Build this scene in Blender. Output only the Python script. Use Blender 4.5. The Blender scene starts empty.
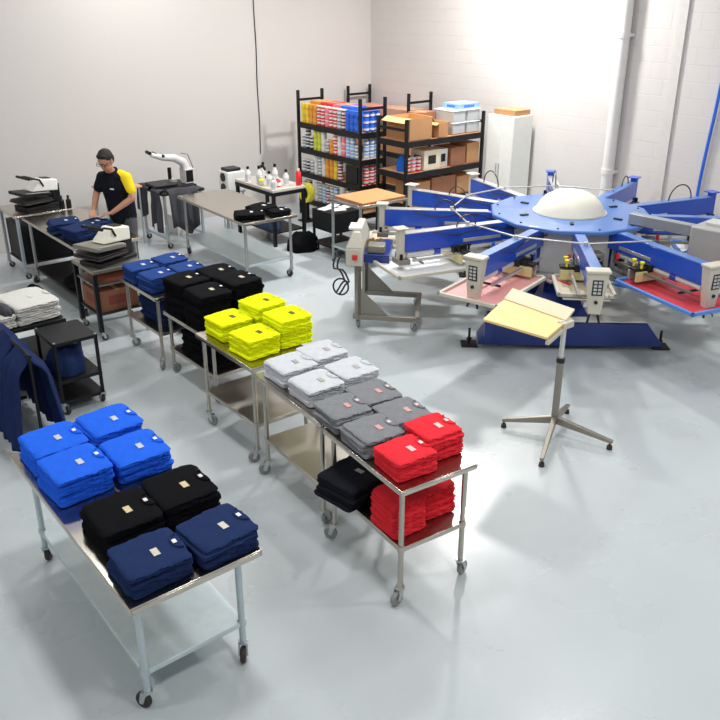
import bpy, bmesh, math, random
from mathutils import Vector, Matrix, noise
C = bpy.context.scene.collection
PI = math.pi
rnd = random.Random(7)
def rad(a): return math.radians(a)

# ------------------------------------------------------------------ materials
def lin(h):
    h = h.lstrip('#'); v = [int(h[i:i+2], 16)/255 for i in (0, 2, 4)]
    return tuple(c/12.92 if c <= .04045 else ((c+.055)/1.055)**2.4 for c in v) + (1,)
MC = {}
def mat(name, col, rough=.5, metal=0., var=.06, scale=12., bump=0., bscale=60., coat=0., trans=0., spec=.5):
    if name in MC: return MC[name]
    m = bpy.data.materials.new(name); m.use_nodes = True; MC[name] = m
    nt = m.node_tree; b = nt.nodes['Principled BSDF']
    c = lin(col) if isinstance(col, str) else col
    tc = nt.nodes.new('ShaderNodeTexCoord')
    n = nt.nodes.new('ShaderNodeTexNoise'); n.inputs['Scale'].default_value = scale; n.inputs['Detail'].default_value = 4
    nt.links.new(tc.outputs['Object'], n.inputs['Vector'])
    mx = nt.nodes.new('ShaderNodeMix'); mx.data_type = 'RGBA'
    mx.inputs[6].default_value = tuple(max(0, x*(1-var)) for x in c[:3]) + (1,)
    mx.inputs[7].default_value = tuple(min(1, x*(1+var)) for x in c[:3]) + (1,)
    nt.links.new(n.outputs['Fac'], mx.inputs[0]); nt.links.new(mx.outputs[2], b.inputs['Base Color'])
    b.inputs['Roughness'].default_value = rough; b.inputs['Metallic'].default_value = metal
    b.inputs['Specular IOR Level'].default_value = spec
    b.inputs['Coat Weight'].default_value = coat; b.inputs['Transmission Weight'].default_value = trans
    if bump:
        n2 = nt.nodes.new('ShaderNodeTexNoise'); n2.inputs['Scale'].default_value = bscale; n2.inputs['Detail'].default_value = 6
        nt.links.new(tc.outputs['Object'], n2.inputs['Vector'])
        bp = nt.nodes.new('ShaderNodeBump'); bp.inputs['Strength'].default_value = bump; bp.inputs['Distance'].default_value = .01
        nt.links.new(n2.outputs['Fac'], bp.inputs['Height']); nt.links.new(bp.outputs['Normal'], b.inputs['Normal'])
    return m
def fabric(name, col, var=.14): return mat(name, col, .95, 0, var, 25, .35, 90, spec=.12)
steel = mat('brushed_stainless', '#bdb7ad', .28, 1, .05, 8)
steel_top = mat('stainless_top', '#c9c2b8', .22, 1, .04, 5)
galv = mat('galvanised_steel', '#cbd8dd', .42, .6, .10, 18)
galv_leg = mat('galvanised_tube', '#c2d0d6', .4, .6, .05, 20)
grey_leg = mat('grey_steel_tube', '#aeb1ae', .38, .8, .06, 20)
zinc = mat('zinc_caster', '#c4c8ca', .3, .9)
rubber = mat('dark_rubber', '#34302e', .6)
greywheel = mat('grey_wheel', '#8b8d8e', .45)
black_steel = mat('black_powder_coat', '#131418', .5, 0, spec=.3)
black_plastic = mat('black_plastic', '#0f1013', .45, spec=.35)
dark_steel = mat('dark_steel', '#302f30', .45, .5)
rawsteel = mat('raw_steel', '#98938a', .42, .75, .12, 14)
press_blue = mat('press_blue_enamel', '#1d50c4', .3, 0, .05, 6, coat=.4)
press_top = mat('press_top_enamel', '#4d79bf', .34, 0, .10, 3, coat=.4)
press_navy = mat('press_navy_enamel', '#14307e', .3, 0, .05, 6, coat=.3)
cream = mat('cream_plastic', '#ecebdc', .45, 0, .03)
beige = mat('beige_paint', '#cdc9bb', .45, 0, .06)
lightgrey = mat('light_grey_panel', '#c6c6c6', .45, 0, .05)
alu = mat('aluminium', '#d5d6d6', .3, .7)
white_p = mat('white_plastic', '#e9e9e6', .4)
cardboard = mat('cardboard', '#b98a5f', .85, 0, .10, 9)
cardboard2 = mat('dark_cardboard', '#96654a', .85, 0, .12, 9)
cardtop = mat('pale_cardboard', '#dcb67c', .85, 0, .08, 9)
wood = mat('particle_board', '#c68f5e', .7, 0, .16, 30)
plywood = mat('plywood_pallet', '#f0d690', .6, 0, .08, 10)
plyedge = mat('ply_edge', '#ddd0b0', .6, 0, .08, 30)
yellow = mat('yellow_plastic', '#e8dd3c', .5)
red = mat('red_plastic', '#e02b38', .5)
blue_p = mat('blue_plastic', '#2f6fd8', .45)
skin = mat('skin', '#c58e73', .55, 0, .06)
hairm = mat('dark_hair', '#1d1a1a', .7, 0, .2, 60)
paper = mat('white_paper', '#f0f0ee', .7)
FAB = {'royal': fabric('royal_blue_cotton', '#2768ea'), 'black': fabric('black_cotton', '#0d0e12'),
       'navy': fabric('navy_cotton', '#22335c'), 'yellow': fabric('safety_yellow_cotton', '#f2ff14', .05),
       'light': fabric('light_heather_cotton', '#cfd3d9', .10), 'grey': fabric('grey_heather_cotton', '#84878c', .14),
       'red': fabric('red_cotton', '#e83440', .08), 'denim': fabric('mid_navy_cotton', '#2a4789'),
       'char': fabric('charcoal_cotton', '#1d2028'), 'white': fabric('off_white_cotton', '#d3d3ce', .06)}
charcoal_cloth = fabric('charcoal_jersey', '#4b4b52')
navy_cloth = fabric('navy_fleece', '#22305a')

# ------------------------------------------------------------------ mesh builder
class MB:
    def __init__(s): s.v = []; s.f = []
    def add(s, vs, fs, T=None):
        o = len(s.v)
        s.v += [tuple(T @ Vector(v)) if T else tuple(v) for v in vs]
        s.f += [tuple(i+o for i in f) for f in fs]; return s
    def box(s, x0, y0, z0, x1, y1, z1, T=None):
        v = [(x, y, z) for x in (x0, x1) for y in (y0, y1) for z in (z0, z1)]
        f = [(0,1,3,2),(4,6,7,5),(0,4,5,1),(2,3,7,6),(0,2,6,4),(1,5,7,3)]
        return s.add(v, f, T)
    def beam(s, p0, p1, w, h, w1=None, h1=None):
        p0, p1 = Vector(p0), Vector(p1); d = (p1-p0).normalized()
        up = Vector((0,0,1)) if abs(d.z) < .95 else Vector((1,0,0))
        sd = d.cross(up).normalized(); up = sd.cross(d)
        w1 = w if w1 is None else w1; h1 = h if h1 is None else h1
        v = []
        for p, a, b in ((p0, w, h), (p1, w1, h1)):
            for sx, sz in ((-1,-1),(1,-1),(1,1),(-1,1)): v.append(p+sd*sx*a/2+up*sz*b/2)
        return s.add(v, [(3,2,1,0),(4,5,6,7),(0,1,5,4),(1,2,6,5),(2,3,7,6),(3,0,4,7)])
    def cyl(s, p0, p1, r0, r1=None, n=14):
        p0, p1 = Vector(p0), Vector(p1); r1 = r0 if r1 is None else r1
        return s.tube([p0, p1], [r0, r1], n)
    def tube(s, pts, r, n=8):
        pts = [Vector(p) for p in pts]; k = len(pts)
        rr = r if isinstance(r, (list, tuple)) else [r]*k
        up = Vector((0,0,1)); v = []; f = []
        prev = None
        for i, p in enumerate(pts):
            d = (pts[min(i+1, k-1)]-pts[max(i-1, 0)]).normalized()
            if prev is None:
                a = d.cross(up)
                if a.length < .05: a = d.cross(Vector((1,0,0)))
            else:
                a = prev - d*prev.dot(d)
            a.normalize(); prev = a; b = d.cross(a)
            for j in range(n):
                t = 2*PI*j/n; v.append(p+(a*math.cos(t)+b*math.sin(t))*rr[i])
        for i in range(k-1):
            for j in range(n):
                f.append((i*n+j, i*n+(j+1) % n, (i+1)*n+(j+1) % n, (i+1)*n+j))
        f.append(tuple(range(n-1, -1, -1))); f.append(tuple((k-1)*n+j for j in range(n)))
        return s.add(v, f)
    def lathe(s, prof, c=(0,0,0), n=20, T=None, ph=0):
        v = []; f = []; k = len(prof)
        for r, z in prof:
            for j in range(n):
                t = ph+2*PI*j/n; v.append((c[0]+r*math.cos(t), c[1]+r*math.sin(t), c[2]+z))
        for i in range(k-1):
            for j in range(n):
                f.append((i*n+j, i*n+(j+1) % n, (i+1)*n+(j+1) % n, (i+1)*n+j))
        f.append(tuple(range(n-1, -1, -1))); f.append(tuple((k-1)*n+j for j in range(n)))
        return s.add(v, f, T)
    def prism(s, poly, z0, z1, T=None):
        n = len(poly); v = [(x, y, z0) for x, y in poly]+[(x, y, z1) for x, y in poly]
        f = [tuple(range(n-1, -1, -1)), tuple(range(n, 2*n))]+[(i, (i+1) % n, n+(i+1) % n, n+i) for i in range(n)]
        return s.add(v, f, T)
    def ball(s, c, r, T=None, n=14, m=9):
        if not isinstance(r, (tuple, list)): r = (r, r, r)
        v = [(0,0,-1)]; f = []
        for i in range(1, m):
            a = -PI/2+PI*i/m
            for j in range(n):
                t = 2*PI*j/n; v.append((math.cos(a)*math.cos(t), math.cos(a)*math.sin(t), math.sin(a)))
        v.append((0,0,1)); L = len(v)-1
        for j in range(n):
            f.append((0, 1+(j+1) % n, 1+j)); f.append((L, L-n+j, L-n+(j+1) % n))
        for i in range(m-2):
            for j in range(n):
                a = 1+i*n; f.append((a+j, a+(j+1) % n, a+n+(j+1) % n, a+n+j))
        M = Matrix.Translation(c) @ (T if T else Matrix()) @ Matrix.Diagonal((*r, 1))
        return s.add(v, f, M)
    def mesh(s, name, m, smooth=True):
        me = bpy.data.meshes.new(name); me.from_pydata(s.v, [], s.f)
        bm = bmesh.new(); bm.from_mesh(me); bmesh.ops.recalc_face_normals(bm, faces=bm.faces); bm.to_mesh(me); bm.free()
        if m: me.materials.append(m)
        if smooth:
            for p in me.polygons: p.use_smooth = True
            me.set_sharp_from_angle(angle=rad(38))
        return me
    def build(s, name, m, parent=None, bev=0., loc=None, rz=0):
        o = bpy.data.objects.new(name, s.mesh(name, m)); C.objects.link(o)
        if parent: o.parent = parent
        if loc: o.location = loc
        if rz: o.rotation_euler.z = rz
        if bev:
            b = o.modifiers.new('bevel', 'BEVEL'); b.width = bev; b.segments = 2; b.limit_method = 'ANGLE'
        return o
def tag(o, label=None, cat=None, group=None, kind=None):
    if label: o['label'] = label
    if cat: o['category'] = cat
    if group: o['group'] = group
    if kind: o['kind'] = kind
    return o
def thing(name, label, cat, loc=(0,0,0), rz=0., group=None):
    o = bpy.data.objects.new(name, None); C.objects.link(o); o.location = loc; o.rotation_euler = (0,0,rz)
    o.empty_display_size = .1
    return tag(o, label, cat, group)
def struct(name, mb, m, bev=0):
    o = mb.build(name, m, None, bev); o['kind'] = 'structure'; return o
def dup(o, parent=None):
    c = o.copy(); C.objects.link(c); c.parent = parent
    for ch in list(o.children): dup(ch, c)
    return c
ORD = ['topmost', 'second from the top', 'third from the top', 'fourth from the top', 'fifth from the top', 'sixth from the top',
       'seventh from the top', 'eighth from the top', 'ninth from the top', 'tenth from the top', 'eleventh from the top', 'twelfth from the top', 'thirteenth from the top']

# ------------------------------------------------------------------ room
XL, XR, YN, YF, ZC = -4.0, 10.6, -3.0, 12.76, 5.6
def floor_mat():
    m = mat('epoxy_floor', '#c3ccd0', .24, 0, .06, .7, coat=.25)
    nt = m.node_tree; b = nt.nodes['Principled BSDF']
    tc = nt.nodes.new('ShaderNodeTexCoord'); n = nt.nodes.new('ShaderNodeTexNoise'); n.inputs['Scale'].default_value = 1.4; n.inputs['Detail'].default_value = 5
    nt.links.new(tc.outputs['Object'], n.inputs['Vector'])
    mr = nt.nodes.new('ShaderNodeMapRange'); mr.inputs[3].default_value = .2; mr.inputs[4].default_value = .38
    nt.links.new(n.outputs['Fac'], mr.inputs[0]); nt.links.new(mr.outputs[0], b.inputs['Roughness'])
    return m
def block_mat():
    m = mat('painted_block', '#d3cfcc', .6, 0, .03, .8)
    nt = m.node_tree; b = nt.nodes['Principled BSDF']
    tc = nt.nodes.new('ShaderNodeTexCoord'); sp = nt.nodes.new('ShaderNodeSeparateXYZ'); cb = nt.nodes.new('ShaderNodeCombineXYZ')
    nt.links.new(tc.outputs['Object'], sp.inputs[0]); nt.links.new(sp.outputs['Y'], cb.inputs['X']); nt.links.new(sp.outputs['Z'], cb.inputs['Y'])
    br = nt.nodes.new('ShaderNodeTexBrick'); br.inputs['Scale'].default_value = 1
    br.inputs['Brick Width'].default_value = .43; br.inputs['Row Height'].default_value = .215; br.inputs['Mortar Size'].default_value = .006
    br.inputs['Mortar Smooth'].default_value = .6
    nt.links.new(cb.outputs[0], br.inputs['Vector'])
    n = nt.nodes.new('ShaderNodeTexNoise'); n.inputs['Scale'].default_value = 40
    nt.links.new(tc.outputs['Object'], n.inputs['Vector'])
    ma = nt.nodes.new('ShaderNodeMath'); ma.operation = 'MULTIPLY_ADD'; ma.inputs[1].default_value = -1.
    n3 = nt.nodes.new('ShaderNodeMath'); n3.operation = 'MULTIPLY'; n3.inputs[1].default_value = .35
    nt.links.new(n.outputs['Fac'], n3.inputs[0]); nt.links.new(br.outputs['Fac'], ma.inputs[0]); nt.links.new(n3.outputs[0], ma.inputs[2])
    bp = nt.nodes.new('ShaderNodeBump'); bp.inputs['Strength'].default_value = .4; bp.inputs['Distance'].default_value = .012
    nt.links.new(ma.outputs[0], bp.inputs['Height']); nt.links.new(bp.outputs['Normal'], b.inputs['Normal'])
    return m
wallm = mat('painted_wall', '#d0ccc9', .6, 0, .025, .9, .12, 30)
struct('floor', MB().box(XL, YN, -.1, XR, YF, 0), floor_mat())
struct('ceiling', MB().box(XL, YN, ZC, XR, YF, ZC+.1), mat('ceiling_white', '#dcdcdc', .8))
struct('wall_left', MB().box(XL-.1, YF, 0, XR+.1, YF+.1, ZC), wallm)
struct('wall_right', MB().box(XR, YN, 0, XR+.1, YF, ZC), block_mat())
struct('wall_back', MB().box(XL-.1, YN-.1, 0, XR+.1, YN, ZC), wallm)
struct('wall_side', MB().box(XL-.1, YN, 0, XL, YF, ZC), wallm)
# pilaster joint strip, downpipe, conduit, hose, cables on the walls
struct('trim_1', MB().box(XR-.03, 6.22, 0, XR, 6.36, ZC), mat('strip_paint', '#d3cfcb', .6))
t = thing('downpipe', 'white painted vertical pipe running up the block wall behind the press', 'pipe', (XR-.1, 7.1, 0))
MB().cyl((0,0,.0), (0,0,5.55), .085, n=20).build('pipe_run', mat('pipe_paint', '#e4e2df', .4), t)
for z in (1.2, 3.1): MB().cyl((0,0,z), (0,0,z+.08), .095, n=20).box(-.02, -.11, z+.02, .095, .11, z+.06).build('pipe_bracket', mat('pipe_paint', '#e4e2df'), t)
p = MB(); p.tube([(10.565, 5.62+.05*math.sin(z*1.6)+.03*z*.3, z) for z in [.025+i*.2 for i in range(0, 28)]], .022, 8)
tag(p.build('air_hose', blue_p), 'blue air hose hanging down the block wall at far right', 'hose')
p = MB(); p.tube([(8.0+.006*math.sin(z*5), YF-.012, z) for z in [1.0+i*.12 for i in range(39)]], .008, 6)
tag(p.build('power_cable', dark_steel), 'thin dark cable hanging straight down the left wall', 'cable')
# ------------------------------------------------------------------ casters and tables
def caster(parent, x, y, r=.05, mw=rubber, rz=0.):
    c = bpy.data.objects.new('caster', None)
    m = MB().cyl((0,0,2*r+.035), (0,0,2*r+.02), .03, n=12)
    for s in (-1, 1):
        m.prism([(-.012, 2*r+.025), (.028, 2*r+.025), (.045, r), (.02, r-.01)], -.004, .004,
                Matrix.Translation((0, s*.024, 0)) @ Matrix.Rotation(PI/2, 4, 'X'))
    m.box(-.014, -.027, 2*r+.014, .03, .027, 2*r+.024).cyl((.033,-.03,r), (.033,.03,r), .008, n=8)
    c = m.build('caster', zinc, parent, loc=(x, y, 0), rz=rz)
    w = MB().lathe([(r*.35,-.014),(r*.9,-.016),(r,-.008),(r,.008),(r*.9,.016),(r*.35,.014)], n=18,
                   T=Matrix.Translation((.033,0,r)) @ Matrix.Rotation(PI/2, 4, 'X'))
    w.build('wheel', mw, c)
    return c
def top_mesh(W, L, H, th=.04, lip=True):
    m = MB().box(0, 0, H-.012, W, L, H)
    m.box(0,0,H-th,.012,L,H-.012).box(W-.012,0,H-th,W,L,H-.012).box(.012,0,H-th,W-.012,.012,H-.012).box(.012,L-.012,H-th,W-.012,L,H-.012)
    return m
def work_table(name, label, loc, rz, W, L, H, shelf, ix, iy, topm, legm, shelfm, wheel=True, rleg=.02, mw=rubber, th=.04, group=None, cat='table'):
    t = thing(name, label, cat, (loc[0], loc[1], 0), rad(rz), group)
    top_mesh(W, L, H, th).build('tabletop', topm, t, .004)
    zb = .135 if wheel else 0
    for x in (ix, W-ix):
        for y in (iy, L-iy):
            m = MB().cyl((x,y,zb), (x,y,H-.012), rleg, n=14)
            if shelf: m.cyl((x,y,shelf-.035), (x,y,shelf+.012), rleg*1.35, n=14)
            m.build('leg', legm, t)
            if wheel: caster(t, x, y, .05, mw, rnd.uniform(0, 6.28))
            else: MB().cyl((x,y,0), (x,y,.03), rleg*1.2, rleg*.9, 12).build('foot', dark_steel, t)
    if shelf:
        e = ix-.02
        m = MB().box(ix-.015, iy-.015, shelf-.008, W-ix+.015, L-iy+.015, shelf)
        m.box(ix-.015,iy-.015,shelf-.035,ix-.003,L-iy+.015,shelf-.008).box(W-ix+.003,iy-.015,shelf-.035,W-ix+.015,L-iy+.015,shelf-.008)
        m.box(ix,iy-.015,shelf-.035,W-ix,iy-.003,shelf-.008).box(ix,L-iy+.003,shelf-.035,W-ix,L-iy+.015,shelf-.008)
        m.build('undershelf', shelfm, t, .003)
    return t
TB = {}
TB['L'] = work_table('work_table', 'long stainless table in the left foreground carrying royal blue, black and navy shirts', (1.12,3.21), -.4, .78, 1.9, .83, .28, .085, .14, steel_top, galv_leg, galv, th=.045)
TB['R3'] = work_table('work_table', 'small stainless table at the near end of the row, under the red shirts', (2.8,3.06), -6.0, .6, .93, .9, .44, .05, .06, steel_top, steel, steel, rleg=.018, mw=greywheel, group=None)
TB['R2'] = work_table('work_table', 'small stainless table in the middle of the row, under the light grey shirts', (2.925,4.05), -4.5, .6, .98, .9, .34, .05, .06, steel_top, steel, steel, rleg=.018, mw=greywheel)
TB['Y'] = work_table('work_table', 'small stainless table under the safety yellow shirts', (3.03,5.12), -.8, .6, .96, .9, .36, .05, .06, steel_top, steel, steel, rleg=.018, mw=greywheel)
TB['N'] = work_table('work_table', 'small steel table under the four medium navy shirt stacks', (3.27,7.36), 0, .72, .85, .81, .4, .05, .05, steel_top, steel, steel, rleg=.018, mw=greywheel)
TB['K'] = work_table('low_cart', 'low steel cart carrying the tall black shirt stacks behind the yellow shirts', (3.3,6.3), 0, .74, .96, .70, .3, .05, .04, steel_top, steel, steel, rleg=.018, mw=greywheel, cat='cart')
TB['B'] = work_table('work_table', 'large mostly bare stainless table near the wall, black shirts on one corner', (5.34,9.02), -2.5, .84, 2.02, .9, .3, .07, .09, steel_top, grey_leg, galv, mw=rubber)
TB['P'] = work_table('work_table', 'long steel table the man is working at, with navy shirts', (3.2,9.28), 0, .84, 1.9, .9, .22, .06, .1, steel_top, grey_leg, dark_steel, mw=rubber)

# ------------------------------------------------------------------ folded shirts
def wave(x, y, s): return -.05*max(0, x*x+y*y-.02)+.006*noise.noise(Vector((x*5+s*3.1, y*5, s)))+.003*math.sin(x*9+s)
def shirt_mesh(name, m, Lx=.33, Wy=.31, t=.025, seed=0, top=False):
    N = 64; v = []; f = []
    def outline(j, k, inset):
        a = 2*PI*j/N; ca, sa = math.cos(a), math.sin(a); e = 13.
        r = (abs(ca)**e+abs(sa)**e)**(-1/e); x, y = r*ca, r*sa
        hx, hy = Lx/2-inset, Wy/2-inset
        nx = noise.noise(Vector((ca*2.2+seed*7.3, sa*2.2, k*.8+seed)))*.009
        d = 0.0
        if ca > -.6: d = .0035*math.sin(a*11+seed*5+k*1.9)+.003*math.sin(a*19+k*2.9+seed)
        if ca > .3: d -= .010*abs(sa*ca)
        return x*(hx+nx+d), y*(hy+nx+d*.9)
    prof = [(.30,0),(.12,0),(.03,0),(.012,.02),(.002,.13),(0,.28),(.004,.42),(.013,.5),(.004,.58),(0,.72),(.002,.87),(.012,.98),(.03,1.0),(.09,1.0)]
    for k, (ins, zf) in enumerate(prof):
        for j in range(N):
            gi = ins
            a = 2*PI*j/N
            if 5 <= k <= 9 and math.cos(a) < -.7: gi = 0
            if k == 0: x, y = outline(j, k, .03); x *= .1; y *= .1
            elif k == 13: x, y = outline(j, 6, .03); x *= .72; y *= .72
            else: x, y = outline(j, k, gi)
            rr = max(abs(x)/(Lx/2), abs(y)/(Wy/2))
            z = t*zf+wave(x, y, 1)
            if zf > .9: z += .004*(1-rr**4)+.0022*noise.noise(Vector((x*22+seed, y*22, seed*2.)))
            v.append((x, y, z))
    for sc in (.5, .28, .1):
        for j in range(N):
            x, y = outline(j, 6, .03); x *= sc; y *= sc
            v.append((x, y, t+wave(x, y, 1)+.004+.0022*noise.noise(Vector((x*22+seed, y*22, seed*2.)))))
    K = len(v)//N
    for i in range(K-1):
        for j in range(N): f.append((i*N+j, i*N+(j+1) % N, (i+1)*N+(j+1) % N, (i+1)*N+j))
    f.append(tuple(range(N-1, -1, -1))); f.append(tuple((K-1)*N+j for j in range(N)))
    b = MB(); b.v = v; b.f = f
    return b.mesh(name, m)
def ptop(x, y, t): return t+wave(x, y, 1)+.0052
SH = {}
def shirt_proto(col, t, Lx, Wy, label_print='#c9cdd2', tagc='#f2f2f2', big=False):
    """returns (list of plain meshes, list of detail meshes for the top shirt)"""
    key = (col, t, Lx, Wy)
    if key in SH: return SH[key]
    plain = [shirt_mesh('folded_shirt', FAB[col], Lx, Wy, t, s) for s in (0, 1, 2)]
    # collar: ribbed band around the neck opening on the +X edge
    c = MB(); R = .062
    pts = [(Lx/2-.012-R*.75*math.sin(a), R*math.cos(a), ptop(Lx/2-.03, 0, t)+.001) for a in [PI*i/12 for i in range(13)]]
    c.tube(pts, .006, 8); cm = c.mesh('collar', FAB[col])
    g = MB().box(Lx/2-.05, -.016, 0, Lx/2-.028, .016, .0025, Matrix.Translation((0,0,ptop(Lx/2-.04, 0, t)+.0025)))
    gm = g.mesh('neck_label', mat('tag_'+tagc, tagc, .6, 0, .1))
    pm = mat('print_'+label_print, label_print, .5, 0, .25, 160)
    q = MB(); z = ptop(.01, -.02, t)+.001
    for i in range(4): q.box(.0, -.06+i*.017, z, .038, -.06+i*.017+.013, z+.002)
    q.box(.005, -.058, z, .033, .004, z+.0012)
    qm = q.mesh('chest_print', pm)
    SH[key] = (plain, cm, gm, qm); return SH[key]
def place_mesh(name, me, loc, rz, parent=None):
    o = bpy.data.objects.new(name, me); C.objects.link(o); o.location = loc; o.rotation_euler = (0,0,rz)
    if parent: o.parent = parent
    return o
def stack(col, cname, where, x, y, z, n, t, rz=0., Lx=.33, Wy=.31, pr='#c9cdd2', tg='#f2f2f2', detail=True, group=None, jit=.011, flip=False):
    if n >= 5 and z > .5: Lx *= 1.07; Wy *= 1.06
    plain, cm, gm, qm = shirt_proto(col, t, Lx, Wy, pr, tg)
    z += .007
    for k in range(n):
        lvl = n-1-k
        a = rad(rz+rnd.uniform(-3, 3))+(PI if flip else 0)
        loc = (x+rnd.uniform(-jit, jit), y+rnd.uniform(-jit, jit), z+k*t*1.0)
        o = place_mesh('folded_shirt', plain[(k+int(x*7)) % 3], loc, a)
        lab = '%s shirt, %s of the %s' % (cname, 'at the bottom' if (lvl == n-1 and n > 1) else ORD[lvl], where)
        tag(o, lab, 'shirt', group or (cname+' folded shirts in stacks'))
        if k == n-1 and detail:
            place_mesh('collar', cm, (0,0,0), 0, o); place_mesh('neck_label', gm, (0,0,0), 0, o)['label'] = 'white neck label'
            place_mesh('chest_print', qm, (0,0,0), 0, o)['label'] = 'small pale chest print'
    return n
FT = 'foreground table'
zt = .83
stack('royal','royal blue','back left stack on the '+FT, 1.36,4.88,zt,6,.0245,-1,Wy=.35)
stack('royal','royal blue','near left stack on the '+FT, 1.345,4.46,zt,7,.0245,1,Wy=.35)
stack('royal','royal blue','back right stack on the '+FT, 1.75,4.90,zt,6,.0245,2,Wy=.35)
stack('royal','royal blue','near right stack on the '+FT, 1.74,4.45,zt,6,.0245,-2,Wy=.35)
stack('black','black','left black stack, '+FT, 1.375,3.84,zt,6,.024,1, pr='#d9c99a', tg='#e8e0e0',Wy=.35)
stack('black','black','right black stack, '+FT, 1.755,3.85,zt,6,.024,-1, pr='#d9c99a', tg='#e8e0e0',Wy=.35)
stack('navy','dark navy','left navy stack, '+FT, 1.335,3.41,zt,5,.026,-1, pr='#d8cfc0')
stack('navy','dark navy','right navy stack, '+FT, 1.72,3.375,zt,5,.025,1, pr='#d8cfc0')
YT = 'yellow table'
kw = dict(Lx=.3, Wy=.31)
stack('yellow','safety yellow','back left low yellow stack', 3.27,5.86,.9,6,.027,-2,.3,.31, pr='#5a5a20', tg='#c9cf30')
stack('yellow','safety yellow','near left low yellow stack', 3.25,5.41,.9,6,.027,3,.3,.31, pr='#5a5a20', tg='#c9cf30')
stack('yellow','safety yellow','back right tall yellow stack', 3.60,5.84,.9,9,.027,2,.3,.31, pr='#5a5a20', tg='#c9cf30')
stack('yellow','safety yellow','near right tall yellow stack', 3.60,5.43,.9,9,.027,-3,.3,.31, pr='#5a5a20', tg='#c9cf30')
stack('light','light heather grey','back left light grey stack', 3.19,4.79,.9,5,.026,-3,.3,.3, pr='#b5aea8', tg='#cccccc')
stack('light','light heather grey','near left light grey stack', 3.16,4.41,.9,5,.026,-5,.3,.3, pr='#b5aea8', tg='#cccccc')
stack('light','light heather grey','back right light grey stack', 3.53,4.82,.9,5,.026,-6,.3,.3, pr='#b5aea8', tg='#cccccc')
stack('light','light heather grey','near right light grey stack', 3.50,4.43,.9,5,.026,-3,.3,.3, pr='#b5aea8', tg='#cccccc')
stack('grey','mid heather grey','back left mid grey stack', 3.07,3.97,.9,5,.024,-5,.29,.3, pr='#d69a98', tg='#e8c8c8')
stack('grey','mid heather grey','near left mid grey stack', 3.03,3.61,.9,5,.024,-8,.29,.3, pr='#d69a98', tg='#e8c8c8')
stack('grey','mid heather grey','back right mid grey stack', 3.39,4.02,.9,5,.024,-5,.29,.3, pr='#d69a98', tg='#e8c8c8')
stack('grey','mid heather grey','near right mid grey stack', 3.35,3.66,.9,5,.024,-7,.29,.3, pr='#d69a98', tg='#e8c8c8')
stack('red','red','left stack on the tabletop', 3.0,3.25,.9,5,.027,-6,.29,.27, pr='#f2c0c0')
stack('red','red','right stack on the tabletop', 3.31,3.31,.9,6,.027,-6,.27,.27, pr='#f2c0c0')
stack('red','red','left stack on the shelf', 3.0,3.30,.44,9,.028,-6,.27,.27, pr='#f2c0c0')
stack('red','red','right stack on the shelf', 3.29,3.33,.44,8,.028,-8,.27,.27, pr='#f2c0c0')
stack('char','charcoal','pile beside the red shirts below', 3.0,3.78,.44,5,.034,8,.40,.36, pr='#9a9aa8', jit=.015)
stack('denim','medium navy','back left stack on small table', 3.45,8.02,.81,6,.026,-2,.3,.3, pr='#c8d4ea')
stack('denim','medium navy','near left stack on small table', 3.45,7.63,.81,6,.026,2,.3,.3, pr='#c8d4ea')
stack('denim','medium navy','back right stack on small table', 3.80,8.05,.81,6,.026,3,.3,.3, pr='#c8d4ea')
stack('denim','medium navy','near right stack on small table', 3.80,7.65,.81,6,.026,-1,.3,.3, pr='#c8d4ea')
for (x, y, w, n) in ((3.48,7.03,'back left stack on the low cart',11),(3.46,6.58,'near left stack on the low cart',11),(3.84,7.05,'back right stack on the low cart',11),(3.84,6.62,'near right stack on the low cart',12)):
    stack('black','black', w, x, y, .70, n+1, .031, rnd.uniform(-3,3), .32,.36, pr='#dcd6b8')
stack('black','black','left pile, low cart shelf', 3.54,6.72,.3,7,.036,4,.34,.62, detail=False, jit=.01)
stack('black','black','right pile, low cart shelf', 3.86,6.74,.3,7,.036,-4,.26,.6, detail=False, jit=.01)
stack('navy','dark navy','pile on the small table shelf', 3.62,7.78,.4,7,.04,5,.44,.52, detail=False, jit=.015)
stack('black','black','left pile on the bare table', 5.60,9.27,.9,2,.03,-25,.40,.34, pr='#e8e8e8')
stack('black','black','middle pile on the bare table', 5.93,9.48,.9,2,.03,10,.34,.34, pr='#e8e8e8')
stack('black','black','right pile on the bare table', 5.98,9.14,.9,2,.03,-5,.28,.24, pr='#e8e8e8')
stack('navy','dark navy','far pile on the man\'s table', 3.40,10.16,.9,4,.032,-12,.36,.36, pr='#c8d4ea', jit=.015)
stack('navy','dark navy','near pile on the man\'s table', 3.47,9.70,.9,4,.034,14,.40,.36, pr='#c8d4ea', jit=.015)
stack('navy','dark navy','low pile under the man\'s hands', 3.80,10.12,.9,2,.03,20,.34,.32, pr='#c8d4ea', jit=.01)
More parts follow.
